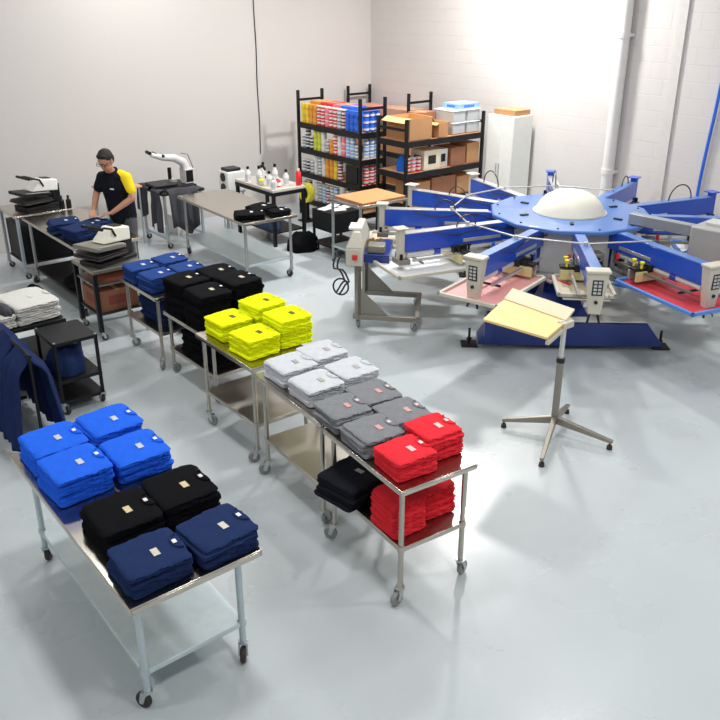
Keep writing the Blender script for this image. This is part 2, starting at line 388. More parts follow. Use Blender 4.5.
# ------------------------------------------------------------------ rotary screen printing press
press = thing('screen_printing_press', 'big blue rotary screen printing press with a cream dome in front of the block wall', 'printing press', (8.06, 5.92, 0))
def pol(r, a, z=0.): return Vector((r*math.cos(rad(a)), r*math.sin(rad(a)), z))
FR = Matrix.Rotation(rad(229), 4, 'Z')       # local +x = towards the near beam of the base
near = MB()
for s, xx, sh in ((1, 1.24, -.17), (-1, -1.24, 0)):
    m = MB()
    poly = [(xx-.13, -1.03), (xx+.13, -1.03), (xx+.17, 0), (xx+.13, 1.03), (xx-.13, 1.03), (xx-.17, 0)]
    # long beam with sloped ends
    v = []
    for y, h in ((-1.0, .10), (-.84, .33), (.84, .33), (1.02, .10)):
        for dx in (-.14, .14): v += [(xx+dx, y+sh, .06), (xx+dx, y+sh, h)]
    f = [(0,1,3,2), (12,14,15,13)]
    for i in range(3):
        a = i*4; b = a+4
        f += [(a, b, b+1, a+1), (a+2, a+3, b+3, b+2), (a+1, b+1, b+3, a+3), (a, a+2, b+2, b)]
    m.add(v, f, FR)
    m.build('base_beam', press_navy, press, .006)
m = MB()
m.box(-1.12, -.36, .07, 1.12, .36, .31, FR); m.build('base_spine', press_navy, press, .006)
m = MB()
m.add([(1.36,-.62,.335),(1.36,.66,.335),(.75,.62,.335),(.75,-.5,.335),(1.36,-.62,.345),(1.36,.66,.345),(.75,.62,.345),(.75,-.5,.345)], [(0,1,2,3),(4,7,6,5),(0,4,5,1),(1,5,6,2),(2,6,7,3),(3,7,4,0)], FR)
m.build('base_reflection', white_p, press)['label'] = 'white sheet painting the reflection on the base top'  # white sheet stands in for bright reflection on the blue base beam
for x, y in ((1.24,-1.26),(1.24,.88),(-1.24,-1.09),(-1.24,1.09)):
    p = FR @ Vector((x, y, 0))
    MB().box(-.09,-.09,0,.09,.09,.018, Matrix.Translation(p) @ FR).cyl(p+Vector((0,0,.018)), p+Vector((0,0,.2)), .014, n=10).cyl(p+Vector((0,0,.06)), p+Vector((0,0,.085)), .03, n=6).build('leveling_foot', dark_steel, press)
# jack on the near left end of the beam
p = FR @ Vector((1.42,-1.08,0))
MB().box(-.04,-.04,.16,.04,.04,.42, Matrix.Translation(p) @ FR).cyl(p+Vector((0,0,.42)), p+Vector((0,0,.47)), .03, n=10).build('lift_jack', press_navy, press, .004)
MB().lathe([(.55,.31),(.52,.34),(.40,.42),(.36,.66),(.66,.64),(.70,.66)], n=12).build('column', press_navy, press)
# twelve sided housing with light grey panels and blue corner posts
MB().lathe([(.81,.66),(.81,1.18)], n=12, ph=rad(14.4)).build('housing_core', press_navy, press)
for k in range(12):
    a = 29.4+30*k; T = Matrix.Rotation(rad(a), 4, 'Z')
    MB()  .box(.775,-.185,.68,.80,.185,1.17,T).build('housing_panel', lightgrey, press, .003)
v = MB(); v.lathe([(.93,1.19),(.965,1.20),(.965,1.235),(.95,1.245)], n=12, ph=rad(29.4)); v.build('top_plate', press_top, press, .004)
for k in range(12):
    a = 29.4+30*k; q = pol(.88, a, 1.243)
    MB().cyl(q, q+Vector((0,0,.012)), .013, n=6).build('plate_bolt', dark_steel, press)
MB().lathe([(.40,1.243),(.415,1.255),(.40,1.29),(.36,1.36),(.29,1.43),(.20,1.478),(.10,1.50),(.02,1.505)], n=40).build('dome_cover', cream, press)
MB().lathe([(.44,1.244),(.44,1.252),(.41,1.253)], n=40).build('dome_ring', alu, press)
for a in (100, 160, 220, 280, 340):
    q = pol(.62, a, 1.24); MB().box(-.05,-.02,0,.05,.02,.02, Matrix.Translation(q) @ Matrix.Rotation(rad(a), 4, 'Z')).build('lifting_lug', dark_steel, press)
COLS = {0:'cream',1:'cream',2:'cream',3:'white',4:'pink',5:'cream',6:'red',7:'white',8:'white',9:'cream',10:'cream',11:'cream'}
pinkm = mat('pink_mesh', '#eea9a6', .5, 0, .08, 30); redm = mat('red_mesh', '#c63a44', .45, 0, .18, 40)
padm = mat('pallet_pad', '#e3ded0', .55, 0, .06, 12); whitem = mat('white_screen', '#eef0f0', .4, 0, .02)
frame_blue = mat('blue_frame', '#5b8fdc', .35)
hosem = mat('black_hose', '#2c2b2c', .4)
for k in range(12):
    a = (74.4+30*k) % 360; T = Matrix.Rotation(rad(a if k != 7 else 275), 4, 'Z')
    greyarm = (k == 7)
    bm_ = mat('grey_arm_paint', '#9a9ea4', .4, .2) if greyarm else press_blue
    # pallet below (turns with the lower carousel)
    pl = MB().box(1.30,-.24,.765,1.85 if k == 5 else 2.30,.24,.785,T).build('pallet', padm, press, .006)
    MB().box(.72,-.035,.71,1.9,.035,.764,T).build('pallet_arm', alu, pl, .003)
    if k in (3, 4): MB().box(1.33,-.22,.786,2.28,.22,.792,T).build('pallet_cover', whitem if k == 3 else pinkm, pl)
    if greyarm:
        arm = MB().box(.80,-.055,1.25,1.9,.055,1.37,T).build('print_arm', bm_, press, .006); arm['label'] = 'grey arm holding a dryer head'
        MB().box(1.62,-.26,1.02,2.3,.26,1.42,T).build('dryer_head', mat('dryer_grey', '#a8a9a6', .5), arm, .015)
        MB().box(1.7,-.10,1.42,2.05,.10,1.45,T).build('vent_cover', lightgrey, arm, .004)
        continue
    top = 1.22
    arm = MB().box(.78,-.055,1.01,2.24,.055,top-.008,T)
    arm = arm.build('print_arm', bm_, press, .006)
    MB().box(.97,-.056,top-.007,2.24,.056,top+.004,T).build('top_reflection', alu if k in (0,1,2,3,11) else press_top, arm, .003)  # pale strip paints the light reflected off the blue arm's top
    MB().box(1.0,-.058,1.045,1.5,.058,1.085,T).build('side_rail', alu, arm, .003)
    MB().cyl(T @ Vector((.95,.0,.965)), T @ Vector((2.2,.0,.965)), .034, n=16).build('air_cylinder', white_p, arm)
    q0, q1 = T @ Vector((1.78,0,.965)), T @ Vector((1.86,0,.965)); MB().cyl(q0, q1, .043, n=16).build('cylinder_collar', press_blue, arm)
    # end post with flat cap
    big = k in (4, 5, 6)
    e = MB()
    if big:
        e.add([(2.24,-.10,1.22),(2.36,-.10,1.22),(2.36,.10,1.22),(2.24,.10,1.22),(2.26,-.06,.80),(2.34,-.06,.80),(2.34,.06,.80),(2.26,.06,.80)], [(0,1,2,3),(4,7,6,5),(0,4,5,1),(1,5,6,2),(2,6,7,3),(3,7,4,0)], T)
        e.box(2.235,-.115,1.22,2.375,.115,1.25,T)
        e = e.build('control_box', beige, arm, .008)
        kp = MB().box(2.345,-.05,1.0,2.352,.05,1.16,T @ Matrix.Translation((.005,0,0)))
        kp = kp.build('keypad', mat('keypad_black', '#1c2733', .4), e)
        for i in range(4):
            for j in range(2): MB().box(2.356,-.036+j*.042,1.015+i*.035,2.362,-.006+j*.042,1.037+i*.035,T).build('key', lightgrey if (i+j) % 3 else blue_p, kp) if False else None
        kb = MB()
        for i in range(4):
            for j in range(2): kb.box(2.356,-.036+j*.042,1.015+i*.035,2.362,-.006+j*.042,1.037+i*.035,T)
        kb = kb.build('key_buttons', lightgrey, e); 
        MB().cyl(T @ Vector((2.34,0,.93)), T @ Vector((2.36,0,.93)), .018, n=12).build('stop_knob', dark_steel, e)
        MB().beam(T @ Vector((2.30,-.035,.80)), T @ Vector((2.33,-.06,.70)), .02, .012).build('handle', dark_steel, e)
        MB().beam(T @ Vector((2.30,.035,.80)), T @ Vector((2.33,.06,.70)), .02, .012).build('handle', dark_steel, e)
    else:
        e.box(2.24,-.045,.88,2.31,.045,1.27,T).box(2.20,-.075,1.27,2.35,.075,1.285,T)
        e = e.build('end_post', beige if k in (0,1,2,3) else bm_, arm, .005)
        MB().box(2.19,-.10,.87,2.33,.10,.93,T).build('clamp_block', rawsteel, e, .006)
        for s in (-1, 1): MB().cyl(T @ Vector((2.29,s*.06,.93)), T @ Vector((2.29,s*.06,.99)), .018, n=10).build('clamp_knob', black_plastic, e)
    # screen frame held under the arm
    fm = frame_blue if k in (6, 8, 11) else (alu if k in (9, 10) else beige)
    x0, x1, w = (1.20, 1.86, .30) if k == 5 else (1.30, 2.46, .35)
    fr = MB()
    for (bx0, by0, bx1, by1) in ((x0,-w,x1,-w+.035),(x0,w-.035,x1,w),(x0,-w,x0+.035,w),(x1-.035,-w,x1,w)): fr.box(bx0, by0, .80, bx1, by1, .835, T)
    sf = fr.build('screen_frame', fm, arm, .003)
    if k in (6,): MB().box(x0+.03,-w+.03,.802,x1-.03,w-.03,.806,T).build('screen_mesh', redm, sf)
    elif k == 4: MB().box(x0+.03,-w+.03,.802,x1-.03,w-.03,.806,T).build('screen_mesh', pinkm, sf)
    elif k in (3, 7, 8): MB().box(x0+.03,-w+.03,.802,x1-.03,w-.03,.806,T).build('screen_mesh', whitem, sf)
    else: MB().box(x0+.03,-w+.03,.802,x1-.03,w-.03,.806,T).build('screen_mesh', mat('mesh_tan', '#c9bfa8', .5, 0, .1), sf)
    # carriage: squeegee and flood bar with knobs
    cx = (1.45, 1.62, 1.5, 1.55, 1.4, 1.35, 1.45, 1.5, 1.5, 1.6, 1.5, 1.5)[k]
    ca = MB().box(cx-.09,-.09,.935,cx+.09,.09,1.02,T).box(cx-.05,-.24,.955,cx+.05,.24,.985,T).build('print_carriage', dark_steel, arm, .006)
    for dx in (-.06, .06):
        MB().box(cx+dx-.014,-.23,.84,cx+dx+.014,.23,.945,T).build('squeegee' if dx > 0 else 'flood_bar', mat('bar_straw', '#d8cf96', .5) if dx > 0 else alu, ca, .003)
        for s in (-1, 1):
            q = T @ Vector((cx+dx, s*.17, .985)); MB().cyl(q, q+Vector((0,0,.055)), .014, n=10).cyl(q+Vector((0,0,.055)), q+Vector((0,0,.075)), .026, n=10).build('knob', black_plastic if s > 0 else yellow, ca)
    for s in (-1, 1): MB().box(1.02,s*.13-.014,.915,2.18,s*.13+.014,.94,T).build('guide_rail', alu if s > 0 else rawsteel, arm)
    MB().box(1.08,-.12,.86,1.2,.12,.93,T).build('adjust_block', (rawsteel, dark_steel, beige)[k % 3], arm, .006)
    MB().cyl(T @ Vector((2.08,-.18,.90)), T @ Vector((2.08,.18,.90)), .014, n=8).build('clamp_bar', (dark_steel, rawsteel)[k % 2], arm)
    for i in range(3):
        q = T @ Vector((1.05+.07*i, .10 if i % 2 else -.10, .95)); MB().cyl(q, q+Vector((0,0,.06)), .02, n=8).build('air_valve', (red, blue_p, alu)[i], arm)
    # hoses
    if k in (0, 1, 2, 9, 10, 11, 3):
        r_ = .15 if k in (11, 9, 0) else .10; c_ = {0:1.75,1:1.55,2:1.5,3:1.45,9:1.75,10:1.95,11:1.6}[k]
        pts = [T @ Vector((c_+r_*1.25*math.cos(t), .02, top-.01+max(0, r_*1.35*math.sin(t)))) for t in [PI*i/14 for i in range(15)]]
        MB().tube(pts, .0085, 7).build('air_hose', hosem, arm)
    pts = [T @ Vector((.7+.12*i, .07+.02*math.sin(i*1.7), top-.05-.03*math.sin(i*1.1))) for i in range(11)]
    MB().tube(pts, .007, 6).build('air_line', hosem, arm)
# tie rods around the arms
for k in range(12):
    a, b = 74.4+30*k, 104.4+30*k
    if k in (6, 7, 8, 9): continue
    MB().cyl(pol(1.42, a, 1.245), pol(1.42, b, 1.245), .009, n=10).build('tie_rod', alu, press)
    MB().cyl(pol(1.42, a, 1.215), pol(1.42, a, 1.262), .022, n=10).build('rod_clamp', alu, press)
# lower ring with cables, motors
MB().lathe([(.82,.66),(1.04,.67),(1.04,.70),(.82,.70)], n=36).build('carousel_ring', alu, press)
for a, c_ in ((236, rawsteel), (262, dark_steel), (176, dark_steel), (300, rawsteel)):
    T = Matrix.Rotation(rad(a), 4, 'Z')
    mt = MB().box(.86,-.09,.80,1.02,.09,1.01,T).build('drive_unit', c_, press, .012)
    MB().cyl(T @ Vector((1.02,0,.9)), T @ Vector((1.08,0,.9)), .06, n=16).build('motor_cap', dark_steel, mt)
    MB().tube([T @ Vector((1.0,.05+.03*math.sin(i), .95-.02*i)) + Vector((0,0,.02*math.cos(i*2))) for i in range(6)], .008, 6).build('cable', hosem, mt)
for i in range(46):
    a = 100+i*7.9; r1 = 1.04+.12*(i % 4); z = .735+.03*(i % 3)
    q = pol(r1, a, z)
    MB().beam(q, pol(r1+.22, a+9, z+.01), .035, .02).build('wiring_duct', (beige, rawsteel, blue_p, alu, yellow, rawsteel, red, beige)[i % 8], press)
m = MB().add([(.72,-.50,.346),(1.22,-.50,.346),(1.22,.06,.346),(.72,.06,.346),(.66,-.38,.62),(.80,-.38,.62),(.80,-.10,.62),(.66,-.10,.62)], [(0,3,2,1),(4,5,6,7),(0,1,5,4),(1,2,6,5),(2,3,7,6),(3,0,4,7)], FR); m.build('base_gusset', press_navy, press, .004)

# ------------------------------------------------------------------ curing unit on a wheeled frame
cu = thing('curing_unit', 'beige curing unit on a wheeled grey steel frame at the near left of the press', 'dryer', (5.63, 6.99, 0))
ax = Vector((.47,-.54,0)).normalized(); ay = Vector((.61,.61,0)).normalized()
def L_(x, y, z): return ax*x+ay*y+Vector((0,0,z))
for y, nm in ((0, 'near'), (.86, 'far')):
    MB().beam(L_(-.06,y,.15), L_(.72,y,.15), .05, .06).build('base_rail', rawsteel, cu, .004)
    MB().beam(L_(0,y,.12), L_(0,y,.80), .06, .06).build('upright', rawsteel, cu, .004)
    g = MB(); a_, b_, c_ = L_(.03,y,.18), L_(.36,y,.18), L_(.03,y,.50); n_ = ay*.006
    g.add([a_-n_,b_-n_,c_-n_,a_+n_,b_+n_,c_+n_], [(0,1,2),(3,5,4),(0,3,4,1),(1,4,5,2),(2,5,3,0)]); g.build('gusset', rawsteel, cu)
    for x in (0, .68):
        q = L_(x,y,0); cc = caster(cu, q.x, q.y, .05, greywheel, .7+x)
MB().beam(L_(.70,0,.15), L_(.70,.86,.15), .05, .06).build('end_rail', rawsteel, cu, .004)
RT = Matrix(((ax.x, ay.x, 0, 0), (ax.y, ay.y, 0, 0), (0,0,1,0), (0,0,0,1)))
h = MB().box(-.14,-.05,.78,.06,.80,.99,RT)
h.add([(-.14,-.05,.99),(.06,-.05,.99),(.06,.8,.99),(-.14,.8,.99),(-.06,.05,1.16),(.02,.05,1.16),(.02,.7,1.16),(-.06,.7,1.16)], [(0,1,5,4),(1,2,6,5),(2,3,7,6),(3,0,4,7),(4,5,6,7),(0,3,2,1)], RT)
hs = h.build('housing', beige, cu, .012)
MB().box(-.06,-.075,.86,.0,-.05,.92,RT).build('rocker_switch', red, hs, .004)
MB().box(-.12,.12,1.165,.03,.36,1.19,RT).build('paper_tray', paper, hs)
MB().box(.06,.05,.80,.36,.72,.90,RT).build('heater_panel', press_navy, cu, .006)
MB().box(.10,.10,.90,.30,.30,.99,RT).build('valve_block', rawsteel, cu, .01)
for i in range(6): MB().cyl(L_(.08+.03*i,.34+.04*(i % 3),.90), L_(.08+.03*i,.34+.04*(i % 3),1.0), .014, n=8).build('brass_fitting', mat('brass', '#c9b36a', .35, .7), cu)
for i, s in enumerate((0, .05)):
    pts = [L_(-.17-s-.07*math.sin(t*2.0), -.03+.02*i, .88-.12*t+.03*math.sin(t*5)) for t in [j*.25 for j in range(15)]]
    MB().tube(pts, .011, 7).build('hanging_cord', hosem, cu)
pts = [L_(-.2+.09*math.cos(t), -.03, .52+.10*math.sin(t)) for t in [2*PI*j/18 for j in range(19)]]
MB().tube(pts, .011, 7).build('cord_coil', hosem, cu)

# ------------------------------------------------------------------ stand with the yellow board
st = thing('pallet_stand', 'yellow board on a steel post with four armed foot before the press', 'stand', (5.43,3.92,0))
O_ = Vector((5.43,3.92,0))
for (x, y) in ((5.14,4.28),(5.58,3.40),(4.87,3.60),(5.84,4.08)):
    d = Vector((x,y,0))-O_
    lg = MB().beam(Vector((0,0,.135))+d*.04, d+Vector((0,0,.075)), .045, .07, .035, .03).build('foot_arm', rawsteel, st, .004)
    MB().cyl(d*.96+Vector((0,0,.0)), d*.96+Vector((0,0,.035)), .026, .022, 12).cyl(d*.96+Vector((0,0,.03)), d*.96+Vector((0,0,.07)), .009, n=8).build('rubber_foot', rubber, lg)
MB().cyl((0,0,.10), (0,0,.72), .032, n=16).build('lower_post', rawsteel, st)
MB().cyl((0,0,.70), (0,0,.74), .038, n=16).build('post_collar', dark_steel, st)
MB().cyl((0,0,.72), (0,0,1.06), .023, n=16).build('upper_post', alu, st)
MB().box(-.07,-.05,1.03,.07,.05,1.09).cyl((-.08,.0,1.07),(.08,.0,1.07),.03, n=12).build('bracket', beige, st, .005)
# board corners: L(5.06,4.65) N(5.19,3.92) R(5.72,4.06) B(5.67,4.8)
cN, cL, cB, cR = Vector((5.05,3.80,1.05))-O_, Vector((4.95,4.42,1.05))-O_, Vector((5.42,4.60,1.07))-O_, Vector((5.42,3.90,1.07))-O_
b = MB(); th = Vector((0,0,.022)); b.add([cN,cL,cB,cR,cN+th,cL+th,cB+th,cR+th], [(0,1,2,3),(4,7,6,5),(0,4,5,1),(1,5,6,2),(2,6,7,3),(3,7,4,0)])
b.build('yellow_board', plywood, st, .003)
c0, c1, c2, c3 = cR+Vector((0,0,.01)), cB+Vector((0,0,.01)), cB+Vector((.19,.07,.05)), cR+Vector((.19,.06,.05))
b = MB(); b.add([c0,c1,c2,c3,c0+th,c1+th,c2+th,c3+th], [(0,1,2,3),(4,7,6,5),(0,4,5,1),(1,5,6,2),(2,6,7,3),(3,7,4,0)])
b.build('cream_flap', plyedge, st, .003)
b = MB(); e1 = cN-Vector((0,0,.018)); b.beam(cN*.98+Vector((0,0,-.012)), cR*.98+Vector((0,0,-.012)), .03, .03).build('underframe', beige, st)
# ------------------------------------------------------------------ carts at left
def tier_cart(name, label, x, y, W, L, H, levels, m, wheels=True, holes=False):
    t = thing(name, label, 'cart', (x, y, 0))
    for i, z in enumerate([H]+levels):
        b = MB().box(0,0,z-.01,W,L,z).box(0,0,z-.035,.008,L,z-.01).box(W-.008,0,z-.035,W,L,z-.01).box(.008,0,z-.035,W-.008,.008,z-.01).box(.008,L-.008,z-.035,W-.008,L,z-.01)
        b.build('top_shelf' if i == 0 else 'shelf', m, t, .002)
    for px in (.015, W-.015):
        for py in (.015, L-.015):
            p = MB().box(px-.014,py-.014,.11 if wheels else 0,px+.014,py+.014,H-.036).build('post', m, t, .002)
            MB().cyl((px,py,H-.001),(px,py,H+.008),.012,n=10).build('post_cap', zinc, p)
            if wheels: caster(t, px, py, .04, rubber, rnd.uniform(0,6))
    return t
tier_cart('utility_cart', 'small black three tier cart with a bare top beside the white shirts', 2.1, 7.04, .42, .50, .72, [.34, .13], black_steel)
tier_cart('utility_cart', 'black cart holding the off white folded shirts', 1.78, 7.62, .66, .72, .72, [.34, .13], black_steel)
stack('white', 'off white', 'large pile on the black cart', 2.2, 7.95, .72, 4, .045, 6, .44, .56, pr='#e0e0dc', tg='#dddddd', jit=.012)
stack('white', 'off white', 'small pile at the left edge', 1.90, 7.80, .72, 3, .04, 12, .16, .3, pr='#e0e0dc', tg='#dddddd', detail=False)
def rumple(name, label, cat, m, c, sx, sy, h, seed, group=None, parent=None):
    N, K = 40, 9; b = MB()
    for k in range(K+1):
        ph = PI/2*k/K
        for j in range(N):
            a = 2*PI*j/N; w = 1+.13*noise.noise(Vector((math.cos(a)*2, math.sin(a)*2, seed)))+.05*math.sin(a*7+seed)
            rr = math.cos(ph)**.55 if k < K else .04
            x, y = math.cos(a)*rr*w*sx, math.sin(a)*rr*w*sy
            z = h*math.sin(ph)**.8*(1+.35*noise.noise(Vector((x*9, y*9, seed+3))))
            b.v.append((x, y, max(0, z)))
    for i in range(K):
        for j in range(N): b.f.append((i*N+j, i*N+(j+1) % N, (i+1)*N+(j+1) % N, (i+1)*N+j))
    b.f.append(tuple(range(N-1,-1,-1))); b.f.append(tuple(K*N+j for j in range(N)))
    o = b.build(name, m, parent, loc=c)
    if label: tag(o, label, cat, group)
    return o
rumple('shirt', 'crumpled navy shirt on the middle shelf of the bare topped black cart', 'shirt', FAB['navy'], (2.27,7.27,.345), .17, .19, .26, 1.)
rumple('shirt', 'grey crumpled cloth beside the off white shirts', 'shirt', charcoal_cloth, (1.93,7.66+.12,.845), .06, .12, .09, 4.)
# navy garments hanging over a rail
gr = thing('garment_rail', 'black garment rail at the left edge carrying navy sweatshirts', 'clothes rail', (1.70,6.35,0))
MB().cyl((0,0,.95),(0,1.3,.95),.014,n=10).build('rail', black_steel, gr)
for y in (.03, 1.27):
    MB().cyl((0,y,.02),(0,y,.965),.014,n=10).build('upright', black_steel, gr)
    MB().box(-.25,y-.015,0,.25,y+.015,.025).build('foot_bar', black_steel, gr, .003)
def hanging(name, label, cat, m, x, y, z, w, drop, seed, spread=.10, grp=None, asym=1.):
    """cloth folded over a rail that runs along y: a closed shell with folds, open below"""
    b = MB(); NU, NV = 34, 26
    for i in range(NU+1):
        s = -1+2*i/NU; sgn = 1 if s > 0 else -1; a = abs(s)
        d = drop*(1 if s > 0 else asym)
        for j in range(NV+1):
            v = -1+2*j/NV
            dep = a*d; flare = 1+.22*a+.06*noise.noise(Vector((v*2, s*2, seed)))
            fold = (.022*math.sin(v*7+seed*3+a*1.5)+.016*math.sin(v*13-seed+a*2))*min(1, a*3)
            xx = sgn*(min(1, a*7)*(.022+spread*a**.32))+sgn*fold
            yy = v*w/2*flare*(.86+.14*min(1,a*4))
            zz = z+.018-dep+.02*noise.noise(Vector((v*3, s, seed+5)))*(a > .8)-.05*abs(v)**3*(1-a)
            b.v.append((xx, yy, max(zz, .02)-z))
    for i in range(NU):
        for j in range(NV):
            q = i*(NV+1)+j; b.f.append((q, q+1, q+NV+2, q+NV+1))
    o = b.build(name, m, None, loc=(x, y, z)); sd = o.modifiers.new('thick', 'SOLIDIFY'); sd.thickness = .012; sd.offset = 1
    return tag(o, label, cat, grp)
o = hanging('sweatshirt', 'navy sweatshirt hanging nearest the camera on the rail', 'sweatshirt', navy_cloth, 1.70, 6.57, .95, .42, .84, 1.3, .19)
for i, (px, pz) in enumerate(((.13,.34),)):
    pass
hanging('sweatshirt', 'navy sweatshirt hanging second from the camera on the rail', 'sweatshirt', navy_cloth, 1.70, 6.95, .95, .40, .84, 2.7, .18)
hanging('sweatshirt', 'navy sweatshirt hanging farthest from the camera on the rail', 'sweatshirt', navy_cloth, 1.70, 7.34, .95, .38, .80, 4.1, .18)
# ------------------------------------------------------------------ heat presses
def clam_press(name, label, x, y, z, rz, body, dark, open_=18, sc=1.):
    t = thing(name, label, 'heat press', (x, y, z), rad(rz))
    MB().box(-.30,-.17,.0,.26,.17,.05).box(-.26,-.03,.05,.22,.03,.09).build('base', dark, t, .008)
    MB().box(-.34,-.21,.09,.10,.21,.118).build('lower_platen', dark_steel, t, .01)
    MB().box(-.33,-.20,.126,.09,.20,.136).build('silicone_pad', rubber, t, .003)
    M = Matrix.Translation((.20,0,.16)) @ Matrix.Rotation(rad(open_), 4, 'Y')
    up = MB().box(-.54,-.205,.0,-.12,.205,.045,M).build('upper_platen', black_plastic if dark is black_steel else rawsteel, t, .01)
    MB().box(-.50,-.207,.046,-.16,-.19,.056,M).build('edge_strip', alu, up)
    MB().box(.16,-.09,.05,.28,.09,.30).box(.04,-.06,.20,.2,.06,.27).build('pivot_post', dark, t, .01)
    hd = MB(); hd.add([(-.36,-.11,.05),(.04,-.11,.05),(.04,.11,.05),(-.36,.11,.05),(-.20,-.09,.22),(.05,-.09,.20),(.05,.09,.20),(-.20,.09,.22)], [(0,3,2,1),(4,5,6,7),(0,1,5,4),(1,2,6,5),(2,3,7,6),(3,0,4,7)], M)
    hd = hd.build('control_head', body, t, .015)
    MB().box(-.16,-.06,.215,-.04,.06,.225,M).build('display', black_plastic, hd, .002)
    for s in (-1, 1):
        pts = [M @ Vector(p) for p in ((-.18,s*.10,.12),(-.24,s*.11,.21),(-.34,s*.11,.235),(-.42,s*.10,.235))]
        MB().tube(pts, .013, 8).build('lever', black_steel, t)
    MB().cyl(M @ Vector((-.42,-.16,.235)), M @ Vector((-.42,.16,.235)), .018, n=10).build('grip', black_plastic, t)
    MB().cyl((.2,0,.30),(.2,0,.36),.03,n=12).build('pressure_knob', black_plastic, t)
    return t
t = thing('heat_press_table', 'dark sided steel table under the far left heat press', 'table', (3.14,11.27,0))
top_mesh(.82,.78,.9,.04).build('tabletop', steel_top, t, .004)
for x in (.03,.79):
    for y in (.03,.75): MB().box(x-.02,y-.02,.1,x+.02,y+.02,.86).build('leg', galv_leg, t, .003); caster(t, x, y, .04)
MB().box(.05,.05,.2,.77,.73,.22).build('undershelf', dark_steel, t)
MB().box(.06,.06,.222,.74,.70,.74).build('dark_case', black_steel, t, .01)
clam_press('heat_press', 'black clamshell heat press with white head on the far left table', 3.62, 11.66, .9, 12, white_p, black_steel, 5)
t = thing('spray_bottles', 'pair of small black bottles beside the far left heat press', 'bottles', (3.88,11.42,.9)) if False else None
for dx, l in ((0,'left'),(.085,'right')):
    b = thing('bottle', 'small black bottle, %s of the two by the far left heat press' % l, 'bottle', (3.82+dx,11.36-dx*.4,.9), 0, 'small black bottles')
    MB().lathe([(.034,0),(.036,.01),(.036,.11),(.015,.13),(.015,.15)], n=14).build('body', black_plastic, b)
    MB().lathe([(.018,.15),(.018,.175)], n=12).build('cap', dark_steel, b)
t = thing('heat_press_stand', 'black steel stand under the near heat press, beside the medium navy shirts', 'stand', (3.08,8.50,0))
MB().box(0,0,.80,.62,.62,.84).build('top_plate', rawsteel, t, .004)
MB().box(.02,.02,.64,.60,.60,.66).build('shelf', rawsteel, t, .003); MB().box(.02,.02,.30,.60,.60,.32).build('shelf', dark_steel, t, .003)
for x in (.03,.59):
    for y in (.03,.59): MB().box(x-.025,y-.025,.09,x+.025,y+.025,.80).build('leg', black_steel, t, .003); caster(t, x, y, .036)
def carton(name, label, cat, m, x0, y0, z0, x1, y1, z1, group=None, rz=0., open_=False, mark=None):
    cx, cy = (x0+x1)/2, (y0+y1)/2; hx, hy, h = abs(x1-x0)/2, abs(y1-y0)/2, z1-z0
    t = thing(name, label, cat, (cx, cy, z0), rad(rz), group); e = .004
    b = MB().box(-hx,-hy,0,hx,hy,e)
    b.box(-hx,-hy,e,-hx+e,hy,h).box(hx-e,-hy,e,hx,hy,h).box(-hx+e,-hy,e,hx-e,-hy+e,h).box(-hx+e,hy-e,e,hx-e,hy,h)
    b.build('box_body', m, t)
    if open_:
        for s in (-1, 1):
            M = Matrix.Translation((s*hx,0,h)) @ Matrix.Rotation(rad(s*(28 if s < 0 else 50)), 4, 'Y')
            MB().box(0 if s > 0 else -hx*.55,-hy,0,hx*.55 if s > 0 else 0,hy,e,M).build('flap', cardtop, t)
        MB().box(-hx+.01,-hy+.01,h*.72,hx-.01,hy-.01,h*.76).build('packing', cardtop, t)
    else:
        MB().box(-hx,-hy,h,0-.0015,hy,h+e).build('flap', m, t); MB().box(.0015,-hy,h,hx,hy,h+e).build('flap', m, t)
        MB().box(-.025,-hy-.001,h+e,.025,hy+.001,h+e+.0012).build('tape', cardtop, t)
    if mark: MB().box(-hx-.002,-hy*.5,h*.3,-hx-.0005,hy*.5,h*.75).build('printed_mark', mark, t); MB().box(-hx*.5,-hy-.002,h*.3,hx*.5,-hy-.0005,h*.75).build('printed_mark', mark, t)
    return t
carton('cardboard_box', 'brown box on the lower shelf of the black heat press stand', 'box', cardboard2, 3.13,8.56,.32,3.6,9.02,.56, mark=mat('dull_red_print','#8a4038',.7))
rumple('cloth', 'reddish cloth on the upper shelf of the heat press stand', 'cloth', fabric('rust_cloth','#9a5a4a'), (3.39,8.8,.66), .24, .22, .09, 2.)
clam_press('heat_press', 'grey and white clamshell heat press at the near end of the man\'s table', 3.42, 8.80, .84, 20, cream, dark_steel, 4)
# things under the man's table
rumple('shirt', 'black shirt lying on the lower shelf of the man\'s table', 'shirt', FAB['black'], (3.45,9.95,.225), .18, .34, .10, 3.)
b = thing('waste_bin', 'dark blue bin on the lower shelf of the man\'s table', 'bin', (3.50,9.50,.22))
MB().lathe([(.11,0),(.14,.36),(.15,.37),(.15,.39),(.135,.39),(.11,.03),(.01,.02)], n=24).build('bucket', navy_cloth, b)
MB().lathe([(.142,.33),(.151,.36),(.142,.37)], n=24).build('rim', black_plastic, b)
rumple('bag', 'dark crumpled bag on the floor at the left edge', 'bag', FAB['black'], (2.98,10.35,0), .12, .22, .2, 9.)

